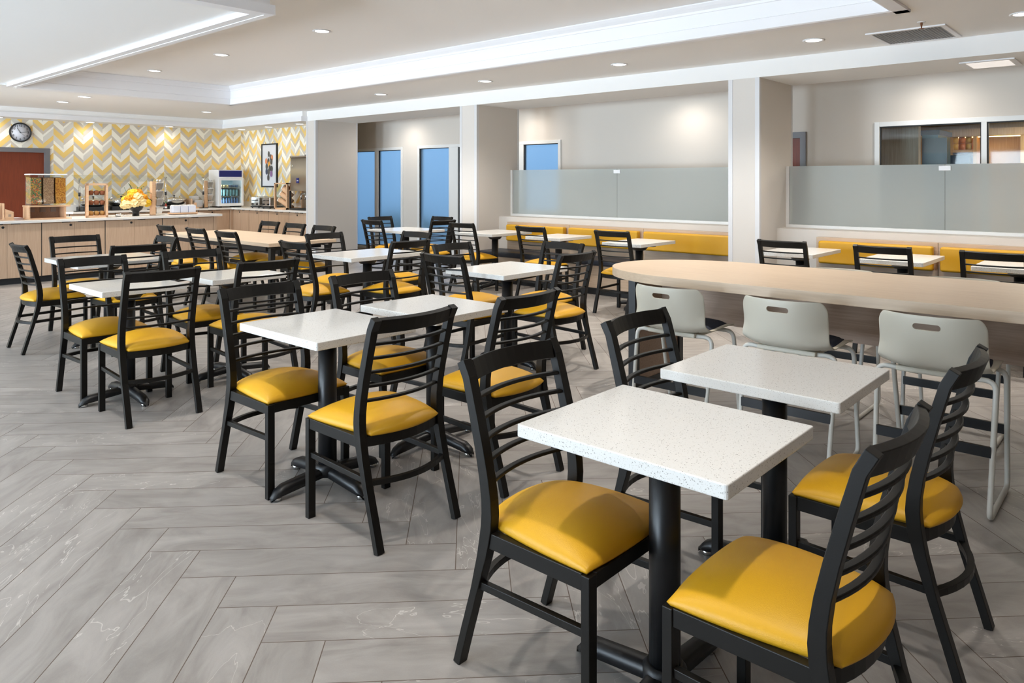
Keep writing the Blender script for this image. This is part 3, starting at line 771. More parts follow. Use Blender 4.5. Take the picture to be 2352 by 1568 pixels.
# cereal dispenser
def bits(name, cols, scale):
    m, nt, b = newmat(name); tc = N(nt, 'ShaderNodeTexCoord'); v = N(nt, 'ShaderNodeTexVoronoi'); v.inputs['Scale'].default_value = scale
    L(nt, tc.outputs['Object'], v.inputs['Vector']); s = N(nt, 'ShaderNodeSeparateColor'); L(nt, v.outputs['Color'], s.inputs[0])
    cr = N(nt, 'ShaderNodeValToRGB'); cr.color_ramp.interpolation = 'CONSTANT'
    for i, c_ in enumerate(cols):
        e = cr.color_ramp.elements[i] if i < 2 else cr.color_ramp.elements.new(i/len(cols)); e.position = i/len(cols); e.color = c_
    L(nt, s.outputs[0], cr.inputs['Fac']); L(nt, cr.outputs['Color'], b.inputs['Base Color'])
    bp = N(nt, 'ShaderNodeBump'); bp.inputs['Strength'].default_value = 1; bp.inputs['Distance'].default_value = .01; bp.invert = True
    L(nt, v.outputs['Distance'], bp.inputs['Height']); L(nt, bp.outputs['Normal'], b.inputs['Normal']); b.inputs['Roughness'].default_value = .8
    return m
M['hoops'] = bits('coloured_hoops', [srgb(60, 110, 80), srgb(200, 150, 60), srgb(190, 90, 50), srgb(120, 120, 70), srgb(170, 130, 90)], 75)
M['oats'] = bits('oat_rings', [srgb(170, 130, 96), srgb(150, 112, 84), srgb(186, 148, 112)], 110)
M['flakes'] = bits('corn_flakes', [srgb(196, 128, 36), srgb(166, 98, 26), srgb(214, 150, 58)], 85)
t = thing('cereal_dispenser', 'three-hopper cereal dispenser on a beech stand on the island', 'dispenser', (3.51, 12.3, ZI))
MB().box(-.26, .28, -.19, .16, 0, .018).obj('base', 'beech', t, bevel=.003)
for k, x in enumerate((-.255, .205)): MB().box(x, x+.02, -.12, .15, .018, .18).obj('side_panel', 'beech', t)
MB().box(-.235, .205, .13, .15, .018, .18).obj('back_panel', 'oakD', t)
MB().box(-.26, .27, -.17, .16, .18, .20).obj('shelf', 'beech', t, bevel=.003)
for x in (-.15, -.01, .13): MB().box(x-.035, x+.035, .118, .129, .10, .165).obj('outlet_flap', 'grille', t)
for k, (x, mt) in enumerate(((-.165, 'hoops'), (-.005, 'oats'), (.15, 'flakes'))):
    h = MB(); yz = [(-.14, .44+.2), (.10, .44+.2), (.10, .205), (-.19, .205), (-.19, .235), (-.165, .25), (-.14, .34)]
    w = .075; h.rings([[(x-w, y, z) for y, z in yz], [(x+w, y, z) for y, z in yz]]); h = h.obj('hopper', 'clear', t)
    yz = [(-.13, .60), (.09, .61), (.09, .225), (-.15, .225), (-.13, .34)]; w = .066
    c_ = MB().rings([[(x-w, y, z) for y, z in yz], [(x+w, y, z) for y, z in yz]]).obj('cereal', mt, h); c_['kind'] = 'stuff'
MB().box(-.25, .235, -.145, .105, .641, .66).obj('lid', 'white', t, bevel=.003)
# pastry tower
t = thing('pastry_case', 'beech pastry tower with three clear shelves beside the cereal dispenser', 'display case', (4.19, 12.3, ZI), R(-14))
for sx in (-1, 1):
    for sy in (-1, 1): MB().box(sx*.13-.016, sx*.13+.016, sy*.11-.016, sy*.11+.016, 0, .52).obj('post', 'beech', t)
MB().box(-.146, .146, -.126, .126, 0, .03).obj('base', 'beech', t); MB().box(-.146, .146, -.126, .126, .49, .52).obj('top', 'beech', t)
for z in (.185, .335): MB().box(-.13, .13, -.11, .11, z, z+.008).obj('shelf', 'clear', t)
for sx in (-1, 1): MB().box(sx*.13-.002, sx*.13+.002, -.095, .095, .03, .49).obj('side_pane', 'clear', t)
M['muffin'] = plain('baked_brown', srgb(150, 88, 56), .8, bump=.8, bscale=90, var=.3); M['bun'] = plain('baked_gold', srgb(188, 140, 76), .7, bump=.6, bscale=60, var=.25)
pm = None
for z, mt, nm, ds in ((.343, 'muffin', 'muffin', 'brown muffin on the top shelf of the pastry tower'), (.193, 'muffin', 'muffin', 'brown muffin on the middle shelf of the pastry tower'), (.03, 'bun', 'bun', 'golden bun on the bottom of the pastry tower')):
    first = None
    for px in (-.075, 0, .075):
        for pyy in (-.05, .05):
            a = R(-14); wx, wy = px*math.cos(a)-pyy*math.sin(a), px*math.sin(a)+pyy*math.cos(a)
            if first is None: first = o = MB().lathe([(.026, 0), (.033, .03), (.036, .042), (.03, .058), (.012, .066), (0, .067)], n=14).obj(nm, mt)
            else: o = first.copy(); COL.objects.link(o)
            o.location = (4.19+wx, 12.3+wy, ZI+z+.001); tag(o, ds, 'pastry', ds+' group')
# bowl of tongs
t = thing('steel_bowl', 'small polished steel bowl on the island beside the flower vase', 'bowl', (4.46, 12.18, ZI))
MB().lathe([(.03, 0), (.05, .025), (.055, .045), (.052, .045), (.046, .026), (.0, .008)], n=24).obj('body', 'chrome', t)
tag(MB().tube([(4.52, 12.17, ZI+.008), (4.56, 12.16, ZI+.03), (4.60, 12.16, ZI+.012)], .006, 8).obj('tongs', 'chrome'), 'steel serving tongs lying beside the small steel bowl', 'tongs')
# vase with flowers
t = thing('flower_vase', 'black footed vase of yellow and cream flowers on the island', 'vase', (4.76, 12.28, ZI))
MB().lathe([(.05, 0), (.05, .06), (.055, .075), (.09, .1), (.108, .135), (.108, .165), (.098, .185), (.09, .185), (.098, .16), (.0, .1)], n=28).obj('pot', plain('black_ceramic', srgb(26, 26, 30), .35), t)
M['fl1'] = plain('cream_petals', srgb(248, 222, 160), .8, bump=1., bscale=60, var=.15); M['fl2'] = plain('yellow_petals', srgb(250, 206, 50), .8, bump=1., bscale=60, var=.2); M['fl3'] = plain('orange_petals', srgb(244, 164, 30), .8, bump=1., bscale=60, var=.25); M['leaf'] = plain('green_leaf', srgb(70, 104, 62), .5, var=.3)
def bloom(r, seed):
    rnd = random.Random(seed); bm = bmesh.new(); bmesh.ops.create_icosphere(bm, subdivisions=3, radius=1)
    m = MB()
    for v in bm.verts:
        k = r*(rnd.choice((.78, .92, 1.05, 1.12))+rnd.uniform(-.04, .04)); v.co = Vector((v.co.x*k, v.co.y*k, v.co.z*k*.82))
    bm.verts.index_update(); m.add([tuple(v.co) for v in bm.verts], [tuple(v.index for v in f.verts) for f in bm.faces], False); bm.free()
    return m
rnd = random.Random(3)
spots = [(-.14, -.05, .20, .085, 'fl1'), (-.05, -.10, .21, .08, 'fl1'), (.05, -.09, .22, .085, 'fl1'), (.13, -.05, .21, .08, 'fl2'), (.16, .03, .23, .075, 'fl1'), (-.10, -.04, .28, .08, 'fl3'), (0, -.07, .30, .085, 'fl1'), (.09, -.03, .29, .08, 'fl3'), (-.04, 0, .36, .08, 'fl2'), (.03, .01, .37, .075, 'fl3'), (-.12, .05, .25, .08, 'fl2'), (.1, .07, .30, .08, 'fl1'), (0, .08, .33, .08, 'fl1'), (-.17, 0, .17, .07, 'fl1')]
for k, (x, y, z, r, mt) in enumerate(spots):
    bloom(r, k).obj('flower', mt, t, loc=(x, y, z))
for k, (x, y, z, a, ln) in enumerate(((-.16, 0, .33, 150, .14), (.14, 0, .36, 20, .13), (.02, 0, .42, 80, .10), (-.05, .02, .42, 110, .17), (.08, .03, .42, 60, .12), (.17, -.02, .28, -10, .1))):
    a = R(a); d = Vector((math.cos(a), 0, math.sin(a))); up = Vector((0, 1, 0)); q = []
    for i in range(7):
        f = i/6; p = Vector((x, y, z))+d*ln*f+Vector((0, 0, -.06*f*f)); w = .022*math.sin(PI*min(1, f*.9+.08)); q.append([p+up*w, p+Vector((0, 0, .004)), p-up*w, p-Vector((0, 0, .004))])
    MB().rings(q, True).obj('leaf', 'leaf', t)
for k, (x, tx, tz) in enumerate(((-.06, -.17, .46), (.05, .10, .46))): MB().tube([(x, .02, .15), ((x+tx)/2, .02, .34), (tx, .02, tz)], .003, 6).obj('stem', 'leaf', t)
# cutlery towers
cut0 = [None]
def tower(label, x, y, z, hgt, nb, flip=1):
    t = thing('cutlery_tower', label, 'holder', (x, y, z))
    MB().box(-.03, .03, -.05, .05, 0, hgt).obj('post', 'beech', t, bevel=.003)
    MB().box(-.03, .17, -.05, .05, 0, .008).obj('base', 'steel', t)
    for k in range(nb):
        zb = .03+k*(hgt-.03)/nb; hb = .105
        b = MB(); yz0 = rounded_rect(.034, .125, -.055, .035, .01, 2); yz1 = rounded_rect(.03, .15, -.075, .045, .012, 2)
        b.rings([[(px, pyy, zb) for px, pyy in yz0], [(px, pyy, zb+hb) for px, pyy in yz1]], cap=False); b.add([(px, pyy, zb) for px, pyy in yz0], [tuple(range(len(yz0)))])
        o = b.obj('bin', 'steel', t); MB().tube([(px, pyy, zb+hb) for px, pyy in yz1]+[(yz1[0][0], yz1[0][1], zb+hb)], .004, 6).obj('rim', 'white', o)
        for j in range(4):
            if cut0[0] is None:
                m = MB(); m.box(-.005, .005, -.002, .002, 0, .12); m.lathe([(.0, .11), (.012, .125), (.013, .14), (.008, .155), (0, .158)], n=8); c_ = m.obj('plastic_spoon', 'white'); cut0[0] = c_
            else: c_ = cut0[0].copy(); COL.objects.link(c_)
            c_.location = (x+.06+.02*j, y-.01+.012*(j % 2), z+zb+.006); c_.rotation_euler = (R(random.uniform(-6, 6)), R(random.uniform(-8, 8)), random.uniform(0, 3))
            tag(c_, 'white plastic spoon standing in a bin of the '+('island' if y < 13 else 'wallside')+' cutlery tower', 'spoon', 'spoons in the '+('island' if y < 13 else 'wallside')+' cutlery tower')
tower('beech cutlery tower with steel bins on the island behind the vase', 5.03, 12.3, ZI, .55, 4)
tower('beech cutlery tower with steel bins next to the drinks fridge', 7.245, 15.1, ZB, .57, 4)
# packet boxes on a tray
t = thing('serving_tray', 'beech tray at the open end of the island carrying three white boxes', 'tray', (5.52, 12.3, ZI))
MB().box(-.215, .215, -.09, .09, .008, .03).obj('body', 'beech', t, bevel=.004); MB().box(-.2, .2, -.075, .075, 0, .008).obj('foot', 'gasket', t)
pb = None
for k, lab in enumerate(('first white packet box on the beech tray, next to the cutlery tower', 'centre white packet box on the beech tray', 'last white packet box on the beech tray, nearest the open end')):
    if pb is None:
        pb = thing('packet_box', lab, 'box', (5.39, 12.3, ZI+.03), 0, 'white packet boxes on the tray')
        MB().box(-.06, .06, -.065, .065, 0, .115).obj('body', plain('pale_blue_white', srgb(224, 228, 240), .5), pb, bevel=.006, seg=3)
        m = MB()
        for q in range(9): x = -.05+.0115*q; m.box(x, x+.008, -.055, .055, .115, .125+.006*math.sin(q*2.1))
        m.obj('packets', 'paper', pb)
    else: dup(pb, (5.39+.13*k, 12.3, ZI+.03), 0, lab)
# --- things on the back counter
def sneeze(label, x0, x1, zlo, zhi, posts):
    t = thing('sneeze_guard', label, 'glass guard', (0, 14.94, ZB))
    pl = [(-.16, zlo-ZB), (-.16, zlo-ZB+.006), (.16, zhi-ZB+.006), (.16, zhi-ZB)]
    MB().rings([[(x0, y, z) for y, z in pl], [(x1, y, z) for y, z in pl]]).obj('pane', 'clear', t)
    for x in posts:
        MB().lathe([(.014, .012), (.014, (zlo+zhi)/2-ZB)], (x, 0, 0), 12).obj('post', 'steel', t)
        MB().box(x-.08, x+.08, -.05, .05, 0, .012).obj('base', 'charcoal', t)
        MB().lathe([(.02, 0), (.02, .07)], (x, 0, .28), 12).obj('collar', 'charcoal', t)
        MB().box(x-.012, x+.012, -.05, .05, (zlo+zhi)/2-ZB-.02, (zlo+zhi)/2-ZB).obj('bracket', 'steel', t)
sneeze('clear sneeze guard over the two chafing pans behind the flowers', 4.72, 6.15, 1.44, 1.555, (4.80, 6.10))
sneeze('clear sneeze guard over the third chafing pan near the plates', 6.30, 7.19, 1.462, 1.60, (6.36, 7.13))
ch = None
for x, lab in ((5.12, 'steel chafing pan behind the pastry tower'), (5.62, 'steel chafing pan partly behind the flowers'), (6.64, 'steel chafing pan behind the white packet boxes')):
    if ch is None:
        ch = thing('chafing_dish', lab, 'chafing dish', (x, 15.2, ZB), 0, 'round steel chafing pans')
        MB().box(-.23, .23, -.2, .2, .0, .075).obj('heater_base', 'charcoal', ch, bevel=.01)
        MB().lathe([(.12, .075), (.19, .1), (.225, .15), (.23, .165), (.215, .165), (.18, .11), (0, .09)], n=32).obj('pan', 'steel', ch)
        l = MB().lathe([(.226, .168), (.222, .185), (.16, .215), (.06, .232), (0, .235)], n=32).obj('lid', 'chrome', ch)
        MB().lathe([(.008, .232), (.01, .25), (.022, .258), (.018, .272), (0, .276)], n=14).obj('knob', 'charcoal', l)
        MB().lathe([(0, -.03), (.026, -.018), (.032, 0), (.026, .018), (0, .03)], (-.21, -.1, .235), 16).obj('hinge_ball', 'chrome', ch)
    else: dup(ch, (x, 15.2, ZB), 0, lab)
sq = thing('sauce_bottle', 'small green-capped hot sauce bottle beside the third chafing pan', 'bottle', (6.36, 14.93, ZB))
MB().lathe([(.026, 0), (.026, .07), (.012, .1), (.012, .115)], n=16).obj('body', plain('red_sauce', srgb(150, 50, 30), .3), sq); MB().lathe([(.013, .115), (.013, .15)], n=12).obj('cap', plain('green_cap', srgb(60, 110, 60), .4), sq); MB().lathe([(.0265, .015), (.0265, .055)], n=16).obj('paper_label', 'paper', sq)
t = thing('plate_rack', 'beech plate rack holding two piles of white square plates', 'rack', (7.03, 15.08, ZB))
MB().box(-.14, .14, -.12, .16, 0, .02).obj('base', 'beech', t); MB().box(-.13, -.115, -.11, .15, .02, .2).obj('divider', 'beech', t); MB().box(-.09, -.03, -.119, -.105, .02, .12).obj('prop', 'beech', t)
pl0 = None
for (px, pyy, z0, n_) in ((7.06, 15.03, .022, 9), (7.04, 15.17, .022, 14)):
    for k in range(n_):
        if pl0 is None: pl0 = o = MB().rings([[(x*.8, y*.8, 0) for x, y in rounded_rect(-.1, .1, -.06, .06, .03, 3)], [(x, y, .014) for x, y in rounded_rect(-.1, .1, -.06, .06, .03, 3)]]).obj('square_plate', 'white')
        else: o = pl0.copy(); COL.objects.link(o)
        o.location = (px, pyy, ZB+z0+.0165*k); lab = 'white square plate in the '+('taller pile behind' if n_ == 14 else 'lower pile in front')+' on the plate rack'
        tag(o, lab, 'plate', lab.replace('plate in', 'plates in'))
# drinks fridge
t = thing('drinks_fridge', 'white countertop drinks fridge with a blue header in the corner', 'fridge', (7.73, 15.16, ZB))
W2 = .275; H2 = .80
MB().box(-W2, -W2+.03, -.22, .22, .03, H2).box(W2-.03, W2, -.22, .22, .03, H2).box(-W2+.03, W2-.03, .19, .22, .03, H2).box(-W2+.03, W2-.03, -.22, .19, .03, .08).box(-W2+.03, W2-.03, -.22, .19, .63, H2).obj('body', 'white', t, bevel=.004)
MB().box(-W2+.015, W2-.03, -.226, -.2201, .65, .785).obj('header_panel', 'bluep', t)
d = MB().box(-W2, -W2+.05, -.25, -.222, .035, .625).box(W2-.05, W2, -.25, -.222, .035, .625).box(-W2+.05, W2-.05, -.25, -.222, .035, .09).box(-W2+.05, W2-.05, -.25, -.222, .575, .625).obj('door', 'white', t, bevel=.003)
MB().box(-W2+.05, W2-.05, -.24, -.235, .09, .575).obj('pane', 'clear', d)
MB().box(-W2+.03, W2-.03, .18, .19, .08, .63).obj('liner', plain('pale_blue_liner', srgb(200, 225, 235), .5), t)
MB().box(-W2+.035, -W2+.05, -.2, -.18, .1, .6).obj('light_strip', plain('cool_led', (1, 1, 1, 1), .5, emit=(.7, .9, 1, 1), es=45), t)
for z in (.235, .415): MB().box(-W2+.03, W2-.03, -.2, .18, z, z+.008).obj('shelf', 'steel', t)
for x in (-.22, .22): MB().box(x-.03, x+.03, -.2, .2, 0, .03).obj('foot', 'charcoal', t)
bt = {}
for k in range(7):
    o = MB().lathe([(.022, 0), (.022, .075), (.012, .1), (.012, .12)], n=12).obj('water_bottle', plain('clear_blue_bottle', srgb(110, 140, 190), .2)) if 'b' not in bt else bt['b'].copy()
    if 'b' not in bt: bt['b'] = o
    else: COL.objects.link(o)
    o.location = (7.55+.06*k, 15.02, ZB+.081); tag(o, 'water bottle on the bottom shelf of the drinks fridge', 'bottle', 'bottles on the bottom fridge shelf')
for k in range(6):
    o = MB().lathe([(.024, 0), (.028, .01), (.028, .125), (.022, .14)], n=12).obj('juice_carton', plain('teal_carton', srgb(120, 170, 180), .4)) if 'c' not in bt else bt['c'].copy()
    if 'c' not in bt: bt['c'] = o
    else: COL.objects.link(o)
    o.location = (7.55+.07*k, 15.02, ZB+.244); tag(o, 'pale teal drink on the middle shelf of the drinks fridge', 'drink', 'drinks on the middle fridge shelf')
for k in range(6):
    o = MB().lathe([(.024, 0), (.03, .05), (.031, .054), (0, .056)], n=12).obj('yogurt_cup', 'fl1' if k < 3 else plain('grey_blue_cup', srgb(120, 140, 170), .5)) if k in (0, 3) else last.copy()
    if k not in (0, 3): COL.objects.link(o)
    last = o; o.location = (7.55+.07*k, 15.02, ZB+.424); tag(o, ('cream' if k < 3 else 'grey-blue')+' yogurt cup on the top shelf of the drinks fridge', 'yogurt cup', ('cream' if k < 3 else 'grey-blue')+' cups on the top fridge shelf')
# toasters
ts = None
for y, lab in ((14.16, 'steel toaster next to the drinks fridge'), (13.72, 'steel toaster next to the bread case')):
    if ts is None:
        ts = thing('toaster', lab, 'toaster', (8.0, y, ZB), 0, 'steel four-slot toasters')
        MB().box(-.15, .15, -.15, .15, .045, .235).obj('body', 'steel', ts, bevel=.02, seg=3); MB().box(-.16, .16, -.16, .16, .015, .045).obj('base', 'charcoal', ts, bevel=.005)
        for sy in (-1, 1):
            MB().box(-.166, -.15, sy*.07-.028, sy*.07+.028, .155, .17).obj('lever', 'gasket', ts)
            MB().lathe([(.017, 0), (.017, .02)], (-.149, sy*.09, .085), 12, axis='X').obj('knob', 'gasket', ts)
            MB().box(-.12, .12, sy*.07-.035, sy*.07-.012, .234, .2365).box(-.12, .12, sy*.07+.012, sy*.07+.035, .234, .2365).obj('slot', 'gasket', ts)
            for sx in (-1, 1): MB().lathe([(.012, 0), (.015, .016)], (sx*.13, sy*.13, 0), 10).obj('foot', 'charcoal', ts)
    else: dup(ts, (8.0, y, ZB), 0, lab)
# bread case
t = thing('bread_case', 'beech and clear bread case with slanted tubes beside the toasters', 'display case', (8.02, 13.14, ZB))
for sx in (-1, 1):
    for sy in (-1, 1): MB().box(sx*.17-.018, sx*.17+.018, sy*.22-.018, sy*.22+.018, 0, .525).obj('post', 'beech', t)
MB().box(-.188, .188, -.238, .238, 0, .03).obj('base', 'beech', t); MB().box(-.188, .188, -.238, .238, .50, .525).obj('top', 'beech', t)
MB().box(-.175, -.171, .0, .2, .03, .5).obj('front_pane', 'clear', t); MB().box(-.15, .15, .225, .231, .03, .5).obj('side_pane', 'clear', t)
for k, z in enumerate((.20, .32, .43)):
    tb = MB().tube([(-.16, .1-.07*k, z), (-.05, -.2, z-.17)], .05, 16).obj('bread_tube', 'beech', t); MB().tube([(-.168, .108-.07*k, z+.006), (-.155, .095-.07*k, z-.006)], .052, 16).obj('tube_lid', 'white', tb)
bg = None
for k, (y, z) in enumerate(((13.22, .06), (13.28, .39), (13.18, .39))):
    if bg is None: bg = o = MB().lathe([(.018, -.018), (.05, -.018), (.062, 0), (.05, .018), (.018, .018), (.012, 0)], n=20, axis='X').obj('bagel', 'muffin')
    else: o = bg.copy(); COL.objects.link(o)
    o.location = (8.02, y, ZB+z+.03); tag(o, 'brown bagel inside the bread case', 'bagel', 'bagels in the bread case')
# urn
t = thing('drink_urn', 'tall stainless drink urn half hidden by the coffee pier', 'urn', (8.05, 12.5, ZB))
MB().prism(rounded_rect(-.2, .2, -.38, .34, .05, 5), .37, 1.02, True).obj('tank', 'steelb', t); MB().prism(rounded_rect(-.21, .21, -.39, .35, .055, 5), 1.02, 1.05, True).obj('lid', 'steel', t)
MB().box(.12, .2, -.38, .34, .03, .37).obj('column', 'steelb', t); MB().box(-.2, .2, -.38, .34, .0, .03).obj('drip_tray', 'charcoal', t)
MB().box(-.2, -.17, .32, .35, .03, .37).obj('bracket', 'charcoal', t)
for y in (-.2, .05, .2): MB().tube([(.12, y, .31), (-.02, y, .31), (-.03, y, .2)], .016, 10).obj('tap', 'chrome', t)
bd = MB().box(-.204, -.2, .0, .09, .52, .62).obj('badge', 'bluep', t)
MB().box(-.2055, -.204, .02, .07, .56, .575).obj('badge_mark', 'white', bd)
MB().lathe([(.02, 0), (.03, .006), (.02, .01)], (-.2, .24, .86), 14, axis='X').obj('gauge', 'chrome', t)
MB().lathe([(.012, 1.05), (.012, 1.075), (0, 1.08)], (0, .1, 0), 10).obj('vent_cap', 'gasket', t)
tag(MB().box(7.75, 7.98, 12.7, 13.1, ZB+.001, ZB+.06).obj('cup_tray', 'beech', bevel=.01), 'low beech cup tray in front of the steel urn', 'tray') if False else None
# picture
t = thing('framed_picture', 'tall black-framed picture of clustered dark and orange ovals on the papered side wall', 'picture', (8.262, 14.29, 1.783))
a, b = .31, .465; w = .028
MB().box(-.018, .018, -a, -a+w, -b, b).box(-.018, .018, a-w, a, -b, b).box(-.018, .018, -a+w, a-w, -b, -b+w).box(-.018, .018, -a+w, a-w, b-w, b).obj('frame', 'gasket', t)
p = MB().box(-.006, .017, -a+w, a-w, -b+w, b-w).obj('print', plain('pale_print', srgb(226, 228, 234), .3), t)
ov = [(.02, .24, 'a'), (-.06, .17, 'a'), (-.11, .16, 'o'), (.06, .14, 'w'), (.12, .09, 'o2'), (.03, .09, 'a'), (-.09, .08, 'a'), (.1, -.02, 'a'), (-.0, .02, 'o3'), (-.1, -.07, 'a'), (.1, -.13, 'b'), (.02, -.14, 'a'), (-.09, -.18, 'p'), (.03, -.26, 'a'), (-.03, -.06, 'a')]
OC = {'a': srgb(84, 82, 80), 'o': srgb(220, 150, 110), 'o2': srgb(226, 140, 96), 'o3': srgb(240, 168, 60), 'w': srgb(214, 216, 222), 'b': srgb(62, 74, 100), 'p': srgb(140, 100, 150)}
for k in OC: OC[k] = plain('oval_'+k, OC[k], .4)
for k, (y, z, cc) in enumerate(ov):
    m = MB(); ring = [(0, .05*math.cos(2*PI*q/20), .066*math.sin(2*PI*q/20)) for q in range(20)]; xx = -.007-.0006*k
    m.add([(xx, y*1.0+r[1]*.9, z+r[2]) for r in ring], [tuple(range(20))]); m.obj('oval', OC[cc], p)
# clock
t = thing('wall_clock', 'round black-rimmed wall clock above the cherry door', 'clock', (3.99, YB-.001, 2.325))
MB().lathe([(.15, .0), (.172, .0), (.176, .02), (.17, .036), (.158, .034), (.152, .02), (.152, .0)], n=48, axis='Y', cap=False).obj('rim', 'gasket', t)
f = MB().lathe([(0, .0), (.156, .0), (.156, .012), (0, .0121)], n=40, axis='Y').obj('face', plain('clock_face', srgb(222, 226, 236), .4), t)
dg = bpy.context.evaluated_depsgraph_get
for h in range(1, 13):
    cu = bpy.data.curves.new('n', 'FONT'); cu.body = str(h); cu.size = .056; cu.align_x = 'CENTER'; cu.align_y = 'CENTER'; cu.extrude = .0008
    ob = bpy.data.objects.new('n', cu); COL.objects.link(ob); bpy.context.view_layer.update()
    me = bpy.data.meshes.new_from_object(ob.evaluated_get(dg())); bpy.data.objects.remove(ob)
    me.materials.clear(); me.materials.append(M['gasket'])
    o = bpy.data.objects.new('numeral', me); COL.objects.link(o); o.parent = f
    a = R(90-30*h); o.location = (.122*math.cos(a), -.0135, .122*math.sin(a)); o.rotation_euler = (PI/2, 0, 0)
for ang, ln, wd, nm in ((R(90-(10*30+27)), .095, .007, 'hour_hand'), (R(90-14*6), .125, .0045, 'minute_hand'), (R(90-22*6), .11, .0015, 'second_hand')):
    d = Vector((math.cos(ang), 0, math.sin(ang))); MB().sweep([d*-.02+Vector((0, -.0175, 0)), d*ln+Vector((0, -.0175, 0))], (0, 1, 0), .002, wd).obj(nm, 'gasket', t)

# ------------------------------------------------------------------ ceiling fittings
def downlight(label, x, y, z, power, spot=125, group='round recessed downlights', blend=.9, first=[None], tint=(1, .93, .85)):
    if first[0] is None:
        t = thing('downlight', label, 'ceiling light', (x, y, z), 0, group)
        MB().lathe([(.075, .0), (.095, -.001), (.098, -.006), (.078, -.009), (.07, -.004)], n=28, cap=False).obj('trim_ring', 'trimw', t)
        MB().lathe([(0, -.0021), (.07, -.002), (.07, -.005), (0, -.0055)], n=28).obj('lens', 'lens', t)
        first[0] = t
    else: t = dup(first[0], (x, y, z), 0, label, group)
    ld = bpy.data.lights.new('lamp', 'SPOT'); ld.energy = power; ld.color = tint; ld.spot_size = R(spot); ld.spot_blend = blend; ld.shadow_soft_size = .055
    lo = bpy.data.objects.new('lamp', ld); COL.objects.link(lo); lo.location = (x, y, z-.02)
PW = 150
for k, (y, lab) in enumerate(((8.77, 'arcade row downlight over the doorway bay'), (6.61, 'arcade row downlight facing the far end of the first booth'), (4.55, 'arcade row downlight facing the near half of the first booth'), (2.43, 'arcade row downlight beside the ceiling vent'), (.83, 'arcade row downlight cut by the picture edge'))):
    downlight(lab, 6.9, y, ZC, PW)
for y, lab in ((4.47, 'tray downlight straight above the nearer rows'), (6.665, 'tray downlight nearest the dropped frame corner'), (8.857, 'middle downlight of the tray row'), (10.84, 'tray downlight nearest the island'), (2.4, 'tray downlight above the bar table')):
    downlight(lab, 4.46, y, ZT, PW*1.15)
for x, y, lab in ((4.07, 12.42, 'low ceiling downlight above the island front'), (4.10, 13.5, 'low ceiling downlight behind the island'), (6.48, 13.43, 'low ceiling downlight before the buffet corner')):
    downlight(lab, x, y, ZC, PW)
for x, y, lab in ((5.07, 15.2, 'soffit downlight above the first chafing pans'), (6.55, 15.2, 'soffit downlight above the third chafing pan'), (7.93, 14.85, 'soffit downlight above the drinks fridge corner'), (7.93, 13.75, 'soffit downlight above the toasters'), (7.93, 12.6, 'soffit downlight above the steel urn'), (3.6, 15.2, 'soffit downlight above the cherry door')):
    downlight(lab, x, y, ZS, 7, 165, tint=(1, .93, .84))
for x in (1.2,):
    for y, lab in ((.5, 'aisle downlight outside the picture, over the nearest table'), (2.4, 'aisle downlight outside the picture, before the middle table'), (4.5, 'downlight over the aisle outside the picture, second'), (12.6, 'downlight over the aisle by the island end')):
        downlight(lab, x, y, ZC if y > 11.8 or y < 1.5 else ZT, PW*.6)
for y, lab in ((10.9, 'corridor downlight outside the doorway'), (7.85, 'corridor downlight at the booth window'), (4.95, 'corridor downlight behind the first booth'), (1.93, 'corridor downlight before the snack shop'), (-1.4, 'corridor downlight outside the picture')):
    downlight(lab, 8.9, y, ZS+.12, 36, 172, blend=1.)
# vent, sprinkler, panel
t = thing('ceiling_vent', 'rectangular grey return-air grille in the low ceiling', 'vent', (7.25, 1.68, ZC))
a, b = .34, .31
MB().box(-a, -a+.04, -b, b, -.012, .0).box(a-.04, a, -b, b, -.012, 0).box(-a+.04, a-.04, -b, -b+.04, -.012, 0).box(-a+.04, a-.04, b-.04, b, -.012, 0).obj('frame', 'trimw', t, bevel=.002)
m = MB()
for k in range(22): y = -b+.045+k*(2*b-.09)/21; m.box(-a+.04, a-.04, y-.004, y+.004, -.010, -.002)
for k in range(24): x = -a+.045+k*(2*a-.09)/23; m.box(x-.0025, x+.0025, -b+.04, b-.04, -.009, -.003)
m.obj('grille', 'grille', t); MB().box(-a+.04, a-.04, -b+.04, b-.04, -.0018, -.0005).obj('backing', plain('grey_dark_backing', srgb(96, 92, 90), .8), t)
t = thing('sprinkler', 'bronze fire sprinkler head beside the ceiling vent', 'sprinkler', (6.71, 1.50, ZC+.002))
MB().lathe([(.035, 0), (.03, -.006), (.008, -.008)], n=20).obj('plate', 'trimw', t)
MB().lathe([(.01, -.006), (.01, -.025), (.004, -.04), (.004, -.055)], n=12).obj('body', 'brass', t); MB().lathe([(.0, -.056), (.022, -.056), (.022, -.059), (0, -.059)], n=16).obj('deflector', 'brass', t)
for s in (-1, 1): MB().tube([(s*.009, 0, -.02), (s*.016, 0, -.035), (s*.004, 0, -.055)], .003, 6).obj('arm', 'brass', t)
t = thing('light_panel', 'flat white rectangular light panel under the arcade header', 'ceiling light', (8.23, 1.25, ZS))
MB().box(-.25, .25, -.22, .22, -.012, 0).obj('frame', 'trimw', t, bevel=.004); MB().box(-.2, .2, -.17, .17, -.0135, -.0121).obj('diffuser', 'panel_lens', t)

